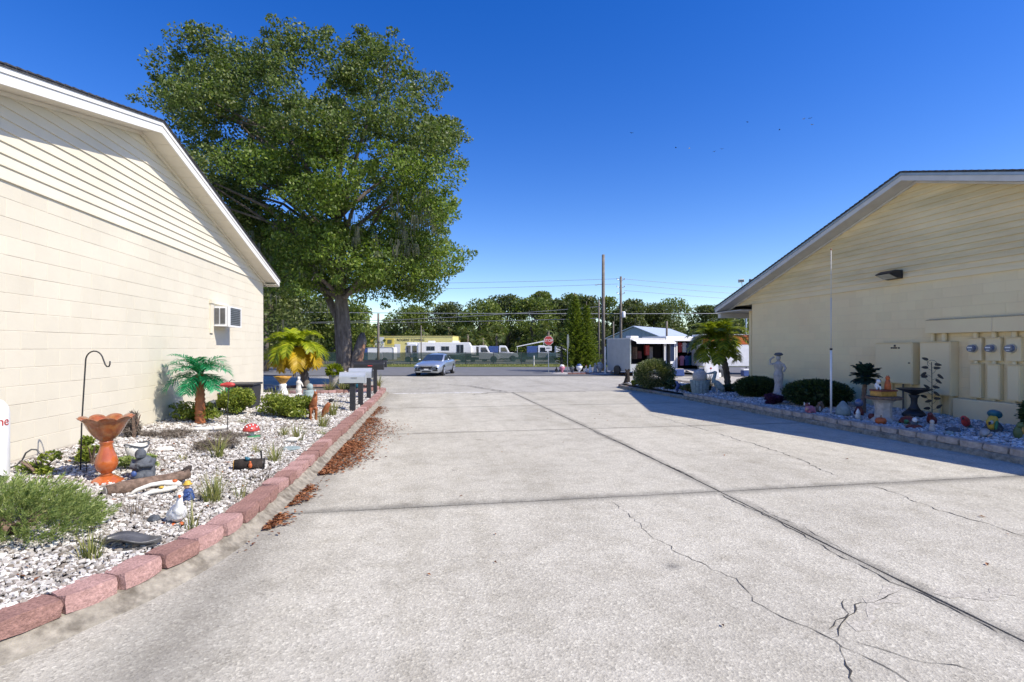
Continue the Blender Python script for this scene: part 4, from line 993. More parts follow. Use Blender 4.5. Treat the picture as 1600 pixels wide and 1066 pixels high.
# mailboxes
def mailbox(label, x, y, rz, mat, doormat, h, front=1, sc=1, sl=1):
    z = lb(x, y)-.05 if y < 21 else gz(y); t = thing('mailbox', label, 'mailbox', (x, y, z), rz)
    w_, hh, ln = .22*sc, .27*sc, .60*sl
    prof = [(-w_/2, 0), (w_/2, 0), (w_/2, hh*.55)]+[(w_/2*math.cos(a), hh*.55+w_/2*math.sin(a)*1.05) for a in np.linspace(.3, math.pi-.3, 7)]+[(-w_/2, hh*.55)]
    o = MB().prism([(q[0], q[1]+h) for q in prof], -ln/2, ln/2, 'x').build('box', mat, t, world=False, smooth=False)
    MB().prism([(q[0]*1.04, q[1]*1.03+h-.003) for q in prof], ln/2*front, ln/2*front+.014*front, 'x').build('door', doormat, t, world=False)
    MB().obox((ln/2*front+.024*front, 0, h+hh*.75), (.02, .03, .025)).build('latch', MT['steel'], t, world=False)
    MB().obox((.05, -w_/2-.006, h+.13), (.14, .008, .03)).build('flag', MT['red'] if mat is MT['black'] else MT['steel'], t, world=False)
    MB().obox((0, 0, h-.012), (.40, .11, .022)).build('mount_board', MT['blackp'], t, world=False)
    MB().obox((0, 0, (h-.02)/2-.03), (.125, .125, h+.03)).build('post', MT['blackp'], t, world=False)
mailbox('silver mailbox on a thick black post nearest the camera', -1.80, 12.95, .0, MT['silver'], MT['silver'], .74)
mailbox('second silver mailbox half hidden behind the nearest one', -1.78, 14.3, .0, MT['silver'], MT['blackp'], .80)
mailbox('long black mailbox third along the kerb', -1.82, 16.6, .0, MT['black'], MT['blackp'], .95, sl=1.5)
mailbox('black mailbox farthest along the kerb', -1.84, 18.8, .0, MT['black'], MT['blackp'], .98, sl=1.3)
# beyond the building corner
t = orn('birdbath', 'small white pedestal birdbath with an amber bowl', 'birdbath', -4.45, 16.9, lb(-4.45, 16.9)-.02)
part(t, 'bowl', 'gold', MB().lathe([(.08,.36),(.12,.42),(.2,.52),(.27,.60),(.26,.60),(.17,.52),(.05,.44)],24), smooth=True)
part(t, 'pedestal', 'white', MB().lathe([(.22,0),(.17,.06),(.12,.16),(.10,.26),(.12,.34),(.09,.37)],16,fn=lambda r_,z,a,i:(r_*(1+.12*math.cos(4*a)*(i<3)),z)), smooth=True)
t = orn('statue', 'small white classical statue next to the amber birdbath', 'statue', -4.0, 17.0, lb(-4, 17)-.02)
part(t, 'figure', 'offwhite', MB().lathe([(.13,0),(.13,.06),(.08,.08),(.10,.2),(.07,.34),(.09,.44),(.04,.5)],12).blob((0,0,.56),(.05,.05,.06)).tube([(.08,0,.42),(.14,-.05,.30)],.025,6), fuse=.015)
t = orn('covered_pool', 'dark navy tarp-covered mound by the building corner', 'tarp', -5.2, 17.6, .0)
part(t, 'cover', 'navy', MB().lathe([(.55,0),(.53,.2),(.44,.34),(.25,.44),(.05,.45)],18,fn=lambda r_,z,a,i:(r_*(1+.05*math.sin(3*a+i)),z)), smooth=True)
rw = thing('ring_edging', 'low red paver ring wall round the date palm bed', 'edging', (-4.1, 20.5, gz(20)))
for i in range(52):
    a = 2*math.pi*i/52; x, y = 2.15*math.cos(a), 1.55*math.sin(a)
    for k in range(2):
        o = meshobj('paver', random.choice(vp), None, rw, loc=(x*(1-.01*k), y*(1-.01*k), .10+k*.105), rot=(0, random.uniform(-.03, .03), a+(k*.0)+random.uniform(-.06, .06)))
MB().lathe([(2.05, .16), (1.2, .22), (.05, .24)], 40, (0, 0, 0), lambda r_, z, a, i: (r_*(1 if True else 1), z)).build('soil', MT['soil'], rw, world=False).scale = (1, .72, 1)
zr_ = gz(20)+.22
t = thing('flower_pot', 'tall tapered stone pot with leafy plant by the date palm', 'flower pot', (-3.5, 20.35, zr_))
part(t, 'pot', 'lightstone', MB().lathe([(.14,0),(.16,.1),(.20,.42),(.24,.52),(.20,.52),(.17,.42)],16), smooth=True)
r = np.random.default_rng(3); leafobj('foliage', shell(r, 700, (0, 0, .68), (.32, .32, .25)), .14, .4, L['gpalm'], t, .5, 3)
t = thing('statue', 'leaning grey stone figure beside the tapered pot', 'statue', (-3.1, 20.1, zr_))
part(t, 'figure', 'lightstone', MB().lathe([(.2,0),(.18,.1),(.12,.3),(.13,.45),(.06,.52)],12,fn=lambda r_,z,a,i:(r_,z)).blob((.03,0,.60),(.07,.07,.08)).blob((.12,0,.42),(.06,.1,.14)), fuse=.02)
t = thing('gnome', 'garden gnome with a pointed red hat near the oak trunk', 'gnome', (-2.62, 20.3, zr_))
part(t, 'body', 'teal', MB().lathe([(.13,0),(.14,.08),(.11,.2),(.06,.25)],12), smooth=True)
part(t, 'beard', 'white', MB().blob((0,-.08,.25),(.07,.05,.09)), smooth=True)
part(t, 'hat', 'red', MB().lathe([(.12,.30),(.10,.36),(.05,.46),(.01,.54)],12), smooth=True)
part(t, 'face', 'skin', MB().blob((0,-.02,.28),(.085,.085,.075)), smooth=True)
tuft('fluffy grass clump inside the ring wall', -2.95, 19.4, zr_-.05, 60, .5, .03, L['grass'], .12, .8)
tuft('second grass clump inside the ring wall by the grey statue', -3.5, 19.35, zr_-.05, 40, .35, .03, L['grass'], .1, .8)
tuft('grassy weeds at the foot of the building corner', -4.3, 15.6, .3, 40, .2, .02, L['grass'], .25, .6)
# fallen leaves gathered along the kerb
r = np.random.default_rng(6); P = []
def litter(n, y0, y1, w0, w1):
    for i in range(n):
        y = r.uniform(y0, y1); s_ = math.sin(math.pi*(y-y0)/(y1-y0))**.6; P.append((kxl(y)+.02+abs(r.normal())*(w0+(w1-w0)*s_), y, gz(y)+.012+abs(r.normal())*.012))
litter(2000, 6.9, 9.3, .06, .26); litter(2200, 8.3, 12.6, .06, .34); litter(260, 5.6, 6.35, .03, .09); litter(180, 4.9, 5.3, .02, .09); litter(420, 12.9, 15.2, .05, .13); litter(40, 4.4, 7, .05, .12)
for i in range(22): P.append((r.uniform(-1.2, 7.5), r.uniform(2.2, 12), .008))
for i in range(330):
    y = r.uniform(2.9, 13); x = r.uniform(-4.3, kxl(y)-.45); P.append((x, y, lb(x, y)+.015))
P = np.array(P); nn = len(P); V, F = leaves(P, .047, .5, 4.0, r, np.stack([r.normal(size=nn), r.normal(size=nn), .12*r.normal(size=nn)], 1))
V[:, 1, 2] += .008; V[:, 3, 2] += .008; V[..., 2] = np.maximum(V[..., 2], P[:, None, 2]-.006)
meshobj('fallen_leaves', npmesh('fallen_leaves', V, F, L['litter']), None, kind='stuff', label='drift of brown fallen leaves along the left kerb', cat='leaves')

# ================================================================ RIGHT BED ORNAMENTS
def ornr(name, label, cat, x, y, rz=0, z=None): return thing(name, label, cat, (x, y, rb(x, y)-.012 if z is None else z), rz)
t = ornr('flagpole', 'thin white telescoping flagpole in front of the shaded wall', 'flagpole', 8.82, 10.04)
part(t, 'lower_tube', 'white', MB().tube([(0,0,-.05),(0,0,1.45)], .022, 10), smooth=True)
part(t, 'joint_collar', 'black', MB().tube([(0,0,1.44),(0,0,1.48)], .028, 10))
part(t, 'upper_tube', 'trimR', MB().tube([(0,0,1.47),(0,0,2.6)], .011, 8), smooth=True)
part(t, 'top_tube', 'trimR', MB().tube([(0,0,2.59),(0,0,3.66)], .007, 8), smooth=True)
part(t, 'finial', 'brown', MB().blob((0,0,3.67),(.018,.018,.02),8), smooth=True)
t = ornr('statue', 'weathered white statue of a woman with one arm raised to her head', 'statue', 9.75, 13.0, R(-60))
part(t, 'plinth', 'lightstone', MB().lathe([(.24,0),(.23,.08),(.17,.13),(.15,.22)],12,fn=lambda r_,z,a,i:(r_*(1+.1*math.sin(5*a)),z)), smooth=True)
b_ = MB().lathe([(.13,.18),(.12,.30),(.10,.45),(.125,.62),(.13,.72),(.095,.84),(.12,.95),(.13,1.03),(.06,1.08),(.045,1.12)],14,fn=lambda r_,z,a,i:(r_*(1+.07*math.sin(6*a+i)*(i<5)),z))
b_.tube([(.12,0,1.02),(.20,-.02,.90),(.17,-.10,.80)],[.04,.034,.028],8).tube([(-.12,0,1.02),(-.22,-.04,1.0),(-.20,-.06,1.14),(-.09,-.06,1.22)],[.04,.036,.03,.026],8)
part(t, 'draped_figure', 'lightstone', b_, fuse=.016)
part(t, 'head', 'lightstone', MB().blob((0,-.01,1.19),(.062,.07,.08)), smooth=True)
part(t, 'basket', 'stone', MB().lathe([(.07,1.25),(.11,1.27),(.115,1.29),(.08,1.33),(.02,1.34)],14), smooth=True)
t = ornr('pig_ornament', 'pink pig ornament near the flagpole', 'ornament', 8.55, 10.35, .3)
part(t, 'body', 'pink', MB().blob((0,0,.11),(.15,.085,.09)).blob((-.13,-.03,.14),(.06,.06,.06)).tube([(.1,-.05,.1),(.1,-.05,0)],.025,7).tube([(-.08,-.05,.1),(-.08,-.05,0)],.025,7).tube([(.1,.05,.1),(.1,.05,0)],.025,7), fuse=.012)
part(t, 'snout', 'skin', MB().tube([(-.17,-.05,.14),(-.21,-.06,.135)],[.03,.026],9))
part(t, 'hat', 'maroon', MB().lathe([(.05,.20),(.045,.24),(.01,.27)],10,(-.12,-.02,0)))
for s_ in (-1, 1): part(t, 'ear', 'offwhite', MB().tube([(-.12,s_*.04,.20),(-.11,s_*.06,.27)],[.025,.008],6))
t = ornr('squirrel_ornament', 'brown squirrel ornament between the pig and the flagpole', 'ornament', 8.85, 10.45)
part(t, 'body', 'wood', MB().blob((0,0,.10),(.06,.06,.10)).blob((0,-.04,.22),(.04,.045,.04)).tube([(.06,.02,.04),(.12,.02,.15),(.09,.02,.27)],[.03,.045,.02],8), fuse=.01)
part(t, 'belly', 'lightstone', MB().blob((0,-.05,.1),(.03,.02,.06),8))
t = ornr('cone_stone', 'grey-green pointed stone at the flagpole foot', 'stone', 8.95, 9.85)
part(t, 'stone', 'verdi', MB().lathe([(.13,0),(.155,.08),(.12,.2),(.05,.3),(.01,.33)],14), smooth=True)
t = ornr('gnome', 'tiny white gnome figurine left of the dark palm', 'gnome', 8.85, 9.35)
part(t, 'body', 'offwhite', MB().lathe([(.05,0),(.055,.06),(.035,.12)],10), smooth=True)
part(t, 'hat', 'white', MB().lathe([(.045,.12),(.03,.17),(.005,.22)],10))
t = ornr('lantern_ornament', 'dark lantern ornament with a glassy head by the small palm', 'lantern', 9.25, 9.75)
part(t, 'pot', 'maroon', MB().lathe([(.08,0),(.10,.07),(.07,.15),(.05,.2)],12), smooth=True)
part(t, 'globe', 'meter', MB().blob((0,0,.28),(.085,.085,.09)), smooth=True)
t = ornr('watering_dish', 'low terracotta jar beside the gnome', 'jar', 9.05, 9.2)
part(t, 'jar', 'maroon', MB().lathe([(.06,0),(.085,.05),(.075,.10),(.055,.12),(.04,.12)],12), smooth=True)
# pedestal with figures
bx_, by_ = 8.95, 8.85
t = ornr('garden_pedestal', 'stone pedestal table carrying a dog and flower pots', 'pedestal', bx_, by_)
part(t, 'column', 'lightstone', MB().lathe([(.22,0),(.20,.06),(.15,.10),(.14,.28),(.16,.40),(.24,.46)],8))
part(t, 'top', 'wood', MB().lathe([(.30,.46),(.31,.47),(.31,.51),(.29,.515)],20))
zt = rb(bx_, by_)+.505
t = thing('planter_box', 'amber glazed planter box on the stone pedestal', 'planter', (bx_, by_, zt))
part(t, 'box', 'gold', MB().obox((0,0,.05),(.36,.26,.10)), bevel=.01)
part(t, 'rim', 'maroon', MB().obox((0,0,.115),(.38,.28,.03)))
t = thing('dog_figurine', 'small spotted white dog figurine on the planter box', 'figurine', (bx_-.07, by_+.06, zt+.13), -.5)
part(t, 'body', 'white', MB().blob((0,.02,.07),(.05,.065,.07)).blob((0,-.04,.16),(.042,.05,.045)).tube([(.03,-.05,.07),(.03,-.06,0)],.018,6).tube([(-.03,-.05,.07),(-.03,-.06,0)],.018,6), fuse=.008)
part(t, 'spot', 'black', MB().blob((.03,-.03,.09),(.022,.02,.025),7)); part(t, 'ear', 'black', MB().blob((.04,-.03,.175),(.012,.025,.03),7)); part(t, 'ear', 'black', MB().blob((-.04,-.03,.175),(.012,.025,.03),7))
t = thing('cat_figurine', 'upright orange cat figurine behind the spotted dog', 'figurine', (bx_+.07, by_-.03, zt+.13))
part(t, 'body', 'orange', MB().lathe([(.06,0),(.06,.08),(.045,.16),(.03,.2)],12).blob((0,0,.23),(.042,.042,.042)).tube([(.02,0,.26),(.025,0,.29)],[.014,.004],6).tube([(-.02,0,.26),(-.025,0,.29)],[.014,.004],6), fuse=.009)
t = ornr('pumpkin_ornament', 'round orange pumpkin ornament at the pedestal foot', 'ornament', 8.66, 8.62)
part(t, 'body', 'orange', MB().lathe([(.03,0),(.075,.02),(.092,.07),(.075,.12),(.03,.135)],24,fn=lambda r_,z,a,i:(r_*(1+.06*math.cos(8*a)),z)), smooth=True)
part(t, 'stem', 'wood', MB().tube([(0,0,.14),(.01,0,.18)],.012,6))
t = ornr('turtle_ornament', 'dark red turtle ornament right of the pedestal', 'ornament', 9.15, 8.5)
part(t, 'shell', 'maroon', MB().lathe([(.15,.03),(.15,.06),(.11,.12),(.04,.155)],14), smooth=True)
part(t, 'head', 'green', MB().blob((-.14,-.09,.07),(.05,.04,.035),9), smooth=True)
for a in (.6, 2.2, 3.6, 5.2): part(t, 'foot', 'green', MB().blob((.14*math.cos(a),.14*math.sin(a),.02),(.04,.03,.022),7))
t = ornr('gnome', 'white bearded gnome sitting on a dark mound', 'gnome', 8.78, 8.05)
part(t, 'mound', 'maroon', MB().blob((0,0,.03),(.16,.10,.05),12,.08)); part(t, 'body', 'stone', MB().lathe([(.07,.05),(.06,.10),(.03,.15)],10), smooth=True)
part(t, 'beard', 'white', MB().blob((0,-.02,.155),(.04,.04,.05)), smooth=True)
t = ornr('birdbath', 'dark bronze pedestal birdbath in front of the cabinets', 'birdbath', 10.1, 9.25)
part(t, 'bowl', 'blackp', MB().lathe([(.05,.46),(.12,.50),(.24,.545),(.31,.575),(.32,.59),(.30,.585),(.2,.56),(.04,.53)],24), smooth=True)
part(t, 'stem', 'blackp', MB().lathe([(.12,.14),(.08,.2),(.055,.28),(.06,.38),(.10,.46)],16), smooth=True)
part(t, 'base', 'blackp', MB().lathe([(.2,0),(.21,.05),(.17,.10),(.13,.14)],16), smooth=True)
# metal leaf trellis
t = ornr('leaf_trellis', 'black metal vine trellis with oval leaves before the tall cabinet', 'trellis', 10.2, 8.95)
part(t, 'stem', 'black', MB().tube([(0,0,-.05),(0,.0,.5),(0,.01,1.15)], .007, 6))
r = random.Random(3)
for i in range(17):
    z = .14+i*.062; s_ = -1 if i % 2 else 1; ln = r.uniform(.08, .20); a0 = (0, 0, z-.02); y1_ = s_*ln; z1 = z+r.uniform(.0, .09)
    V = []; ang = r.uniform(-.7, .7)+(0 if s_ > 0 else math.pi); n = 10; a_, b_2 = .075, .030
    for k in range(n):
        q = 2*math.pi*k/n; u_, v_ = a_*math.cos(q), b_2*math.sin(q)*(1-.3*math.cos(q)); V.append((0, y1_+u_*math.cos(ang)-v_*math.sin(ang), z1+u_*math.sin(ang)+v_*math.cos(ang)))
    m_ = MB().add([(x-.003, y, z_) for x, y, z_ in V]+[(x+.003, y, z_) for x, y, z_ in V], [tuple(range(n)), tuple(range(n, 2*n))[::-1]]+[(k, (k+1) % n, n+(k+1) % n, n+k) for k in range(n)])
    lf = part(t, 'leaf', 'black', m_); part(lf, 'tendril', 'black', MB().tube([(0,0,z-.04),(0,y1_*.5,z),(0,y1_,z1)], .003, 5))
part(t, 'loop', 'black', MB().tube([(0,.10*math.sin(a)-.0,1.12+.07*math.cos(a)) for a in np.linspace(-2.4, 2.4, 14)], .004, 5))
# lobster-red figures
t = ornr('dragon_ornament', 'long dark red reclining dragon ornament', 'ornament', 9.4, 8.25, R(35))
part(t, 'body', 'maroon', MB().tube([(.26,0,.05),(.12,.0,.08),(-.02,0,.10),(-.14,0,.14),(-.2,0,.2)],[.03,.07,.085,.065,.045],10).blob((-.22,0,.22),(.06,.045,.045)).tube([(.26,0,.05),(.36,.05,.03)],[.03,.008],7), fuse=.012)
part(t, 'saddle', 'lightstone', MB().blob((-.05,0,.19),(.09,.05,.03),9), smooth=True)
t = ornr('parrot_ornament', 'bright red tropical bird ornament with a dark tail on the gravel', 'ornament', 9.55, 7.75, R(25))
part(t, 'body', 'red', MB().blob((-.02,0,.13),(.12,.065,.085),rot=(0,.5,0)).blob((-.12,0,.20),(.055,.05,.05)), fuse=.011)
part(t, 'tail', 'teal', MB().tube([(.06,0,.08),(.16,0,.03),(.28,0,.02)],[.05,.04,.012],8)); part(t, 'beak', 'black', MB().tube([(-.165,0,.205),(-.20,0,.18)],[.02,.006],7))
t = ornr('rock', 'dark lumpy rock in front of the red tropical bird', 'rock', 8.98, 7.5)
part(t, 'stone', 'stone', MB().blob((0,0,.04),(.13,.10,.06),10,.1))
t = ornr('macaw_ornament', 'large yellow and blue macaw ornament leaning on a dark rock', 'ornament', 9.55, 7.3, R(20))
part(t, 'rock', 'stone', MB().blob((.08,.02,.08),(.17,.12,.11),12,.08))
part(t, 'breast', 'yellow', MB().blob((-.04,0,.19),(.065,.08,.14),rot=(0,.35,0)).blob((-.17,.0,.20),(.05,.05,.055)), fuse=.012)
part(t, 'back', 'teal', MB().blob((.06,0,.32),(.15,.10,.075),rot=(0,.3,0)).tube([(-.02,0,.34),(-.06,0,.40)],[.03,.006],7), fuse=.014)
part(t, 'face', 'lightstone', MB().blob((-.185,-.03,.20),(.035,.03,.035),9)); part(t, 'beak', 'black', MB().tube([(-.21,-.02,.20),(-.245,-.02,.155)],[.022,.005],7)); part(t, 'wing', 'green', MB().blob((-.10,-.07,.15),(.035,.025,.09),9,rot=(0,.5,0)))
t = ornr('shell_ornament', 'pale conch shell ornament in front of the macaw', 'ornament', 9.05, 7.05, .5)
part(t, 'shell', 'lightstone', MB().tube([(-.10,0,.04),(-.04,0,.06),(.03,0,.075),(.10,0,.05)],[.012,.05,.07,.015],10), smooth=True); part(t, 'lip', 'skin', MB().tube([(-.06,-.05,.03),(.0,-.08,.05),(.07,-.06,.04)],[.012,.02,.012],7))
t = ornr('frog_ornament', 'green and yellow frog ornament beside the cut-off shrub', 'ornament', 9.3, 6.75)
part(t, 'body', 'mutedgreen', MB().blob((0,0,.11),(.062,.062,.11)).blob((0,-.03,.23),(.048,.046,.042)).blob((.028,-.04,.27),.018,7).blob((-.028,-.04,.27),.018,7), fuse=.01)
part(t, 'bib', 'gold', MB().blob((.035,-.045,.15),(.035,.022,.07),9))
t = ornr('cherub_figurine', 'small cream cherub figurine standing by the edging stones', 'figurine', 8.72, 7.65)
part(t, 'body', 'lightstone', MB().lathe([(.045,0),(.05,.05),(.035,.11),(.04,.14)],10).blob((0,0,.18),(.036,.036,.04)), fuse=.008)
t = ornr('rock', 'pale blue rock next to the cream cherub', 'rock', 8.72, 7.35)
part(t, 'stone', 'verdi', MB().blob((0,0,.03),(.08,.06,.045),9,.1))
# far tip of right bed
t = ornr('barrel_planter', 'ribbed blue-green barrel planter holding a big grey boulder', 'planter', 9.0, 15.9)
nst = 16
for i in range(nst):
    a = 2*math.pi*i/nst; m_ = MB()
    for q0, q1 in ((0, .25), (.25, .5)): pass
    def st(z, r_): return [(r_*math.cos(a+d), r_*math.sin(a+d), z) for d in (-.175, .175)]
    lv = [st(0, .25), st(.2, .285), st(.45, .32)]; inn = [[(x*.9, y*.9, z) for x, y, z in l_] for l_ in lv]
    V = [p for l_ in lv for p in l_]+[p for l_ in inn for p in l_]
    part(t, 'stave', 'verdi', MB().add(V, [(0,1,3,2),(2,3,5,4),(6,8,9,7),(8,10,11,9),(4,5,11,10),(0,2,8,6),(2,4,10,8),(1,7,9,3),(3,9,11,5),(0,6,7,1)]))
part(t, 'hoop', 'verdi', MB().tube([(.285*math.cos(a),.285*math.sin(a),.17) for a in np.linspace(0,6.283,25)], .012, 6)); part(t, 'fill', 'soil', MB().lathe([(.25,.05),(.28,.40),(.02,.41)],16))
t = thing('boulder', 'rounded grey boulder sitting in the barrel planter', 'boulder', (9.0, 15.9, rb(9, 15.9)+.40))
part(t, 'stone', 'lightstone', MB().blob((0,0,.16),(.24,.22,.25),14,.03), smooth=True)
t = ornr('pelican_statue', 'grey-green pelican statue with folded wings and long bill', 'statue', 9.35, 15.55, R(-12))
part(t, 'body', 'verdi', MB().blob((.10,0,.27),(.20,.11,.12),rot=(0,.95,0)).tube([(-.02,0,.36),(-.06,0,.46),(-.02,0,.58),(.0,0,.66)],[.09,.065,.055,.055],10).blob((-.01,0,.69),(.075,.06,.06)).tube([(.18,0,.14),(.28,0,.03)],[.06,.02],8), fuse=.016)
part(t, 'bill', 'verdi', MB().tube([(-.07,0,.69),(-.20,0,.66),(-.32,0,.655)],[.035,.03,.010],8), smooth=True)
for s_ in (-1, 1): part(t, 'wing', 'verdi', MB().blob((.14,s_*.09,.26),(.20,.03,.085),10,rot=(0,.9,0)), smooth=True)
for s_ in (-1, 1): part(t, 'leg', 'lightstone', MB().tube([(.06,s_*.04,.18),(.05,s_*.04,0)], .022, 7))
t = ornr('tree_stump', 'black crooked stump at the tip of the right bed', 'stump', 9.0, 22.3)
part(t, 'trunk', 'darkwood', MB().tube([(0,0,-.05),(.05,0,.25),(.02,0,.45),(.14,0,.62)],[.16,.11,.10,.05],9)); part(t, 'branch', 'darkwood', MB().tube([(.05,0,.5),(-.06,0,.62)],[.07,.03],7))
t = ornr('garden_chair', 'small white chair frame by the black stump', 'chair', 9.45, 22.1)
for (x, y) in ((-.15,-.15),(.15,-.15),(-.15,.15),(.15,.15)): part(t, 'leg', 'white', MB().tube([(x,y,0),(x,y,.3 if y < 0 else .62)], .016, 6))
part(t, 'seat', 'white', MB().obox((0,0,.3),(.34,.34,.025))); part(t, 'back_rail', 'white', MB().obox((0,.15,.58),(.34,.02,.07)))
t = ornr('blue_ornament', 'glossy blue seahorse ornament under the cream-flecked shrub', 'ornament', 8.85, 17.2)
part(t, 'body', 'blue', MB().tube([(.05,0,.02),(-.02,0,.10),(.06,0,.22),(-.01,0,.34),(-.05,0,.36)],[.05,.06,.07,.05,.025],9), smooth=True)
# ================================================================ TREES
def crown_points(rng, poly, dmax, ncl, rad, nleaf, cx, cz, a, b, inner=.35):
    """leaf clumps filling an irregular outline that has real depth"""
    poly = np.array(poly); lo, hi = poly.min(0), poly.max(0); cl = []
    def inside(x, z):
        c_ = False; n = len(poly)
        for i in range(n):
            x1, z1 = poly[i]; x2, z2 = poly[i-1]
            if (z1 > z) != (z2 > z) and x < (x2-x1)*(z-z1)/(z2-z1)+x1: c_ = not c_
        return c_
    while len(cl) < ncl:
        x, z = rng.uniform(lo[0], hi[0]), rng.uniform(lo[1], hi[1])
        if not inside(x, z): continue
        q = dmax*math.sqrt(max(.12, 1-((x-cx)/a)**2-((z-cz)/b)**2)); y = rng.uniform(-1, 1)
        y = math.copysign(abs(y)**.6, y)*q; cl.append((x, y, z, rng.uniform(*rad)))
    P = []
    for (x, y, z, r_) in cl:
        n = int(nleaf*(r_/rad[1])**2); P.append(shell(rng, n, (x, y, z), (r_*1.15, r_*1.05, r_*.72), inner))
    return np.concatenate(P), cl
r = np.random.default_rng(17)
px = lambda u, v: ((u-540)*.032, 1.85+(543-v)*.032)
outline = [(258,112),(310,85),(370,66),(425,112),(470,95),(545,70),(605,98),(645,115),(688,150),(708,205),(698,290),(708,345),(702,400),(680,440),(645,425),(625,455),(600,430),(575,462),(550,440),(515,462),(470,445),(430,455),(395,450),(340,390),(305,300),(280,205),(262,150)]
t = thing('oak_tree', 'huge spreading live oak rising behind the left building', 'tree', (-4.0, 26.6, -.2), ROT)
P, cl = crown_points(r, [px(*p) for p in outline], 5.0, 235, (.6, 1.2), 860, -1.6, 10.2, 8.0, 7.2, .3)
P2, cl2 = crown_points(r, [px(*p) for p in ((385,330),(450,350),(520,350),(640,360),(668,435),(612,470),(565,440),(505,465),(430,452))], 3.6, 60, (.7, 1.15), 700, -.3, 4.8, 5.5, 2.6, .3)
P = np.concatenate([P, P2]); cl = cl+cl2[:20]
P = P[(P[:, 2] > 3.6) & ~((abs(P[:, 0]+.15) < .75) & (P[:, 1] < .5) & (P[:, 2] < 5.6))]
rag = []
for (x, y, z, q) in cl:
    for k in range(3):
        d = unit(r.normal(size=(1, 3)))[0]; rag.append(shell(r, 70, np.array((x, y, z))+d*np.array((q*1.25, q*1.1, q*.85)), (.32, .3, .2), .1))
P = np.concatenate([P]+rag)
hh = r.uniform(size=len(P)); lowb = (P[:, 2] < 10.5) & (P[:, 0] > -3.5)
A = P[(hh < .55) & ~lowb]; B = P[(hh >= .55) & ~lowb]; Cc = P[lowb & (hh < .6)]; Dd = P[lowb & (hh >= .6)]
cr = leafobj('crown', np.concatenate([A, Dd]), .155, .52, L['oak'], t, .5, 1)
leafobj('darker_leaves', B, .155, .52, L['oakd'], t, .3, 2)  # random share of the crown in a darker green
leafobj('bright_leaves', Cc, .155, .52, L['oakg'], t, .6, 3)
MB().tube([(0,0,-.1),(.02,0,.25),(-.02,0,.9),(-.06,0,2.0),(-.15,0,3.2),(-.3,0,4.6),(-.35,.1,6.2),(-.5,.1,8.5)],[.56,.42,.37,.34,.32,.29,.24,.14],14).build('trunk', MT['bark'], t, True, world=False)
MB().tube([(.25,0,-.1),(.40,0,.6),(.58,0,1.5),(.74,.1,2.2),(.78,.1,2.6)],[.42,.33,.29,.25,.10],12).build('broken_trunk', MT['bark'], t, True, world=False)
MB().tube([(.62,-.17,.5),(.72,-.16,1.2),(.88,-.05,2.0)],[.12,.14,.10],8).build('bare_wood', pm('bare_wood', (.42, .22, .13), .9, .2, 8, .4), t, True, world=False)
MB().tube([(-.45,.8,-.1),(-.55,.8,1.5),(-.7,.8,3.4),(-1.8,.8,5.6),(-3.0,.8,8)],[.30,.24,.21,.15,.07],10).build('second_trunk', MT['bark'], t, True, world=False)
tops = [(-.3, 0, 4.4), (-.35, .05, 5.6), (-.42, .1, 7.0), (-.5, .1, 8.3), (-.32, 0, 5.0)]
for i in r.choice(len(cl), 46, replace=False):
    x, y, z, q = cl[i]; s = np.array(tops[int(np.clip((z-5)/2.2, 0, 3))]); e = np.array((x, y, z)); m = s*.5+e*.5+np.array((0, 0, .8))+r.normal(size=3)*.35
    MB().tube([s, s*.75+m*.25+r.normal(size=3)*.1, m, e], [.15, .11, .07, .02], 7).build('limb', MT['bark'], t, True, world=False)
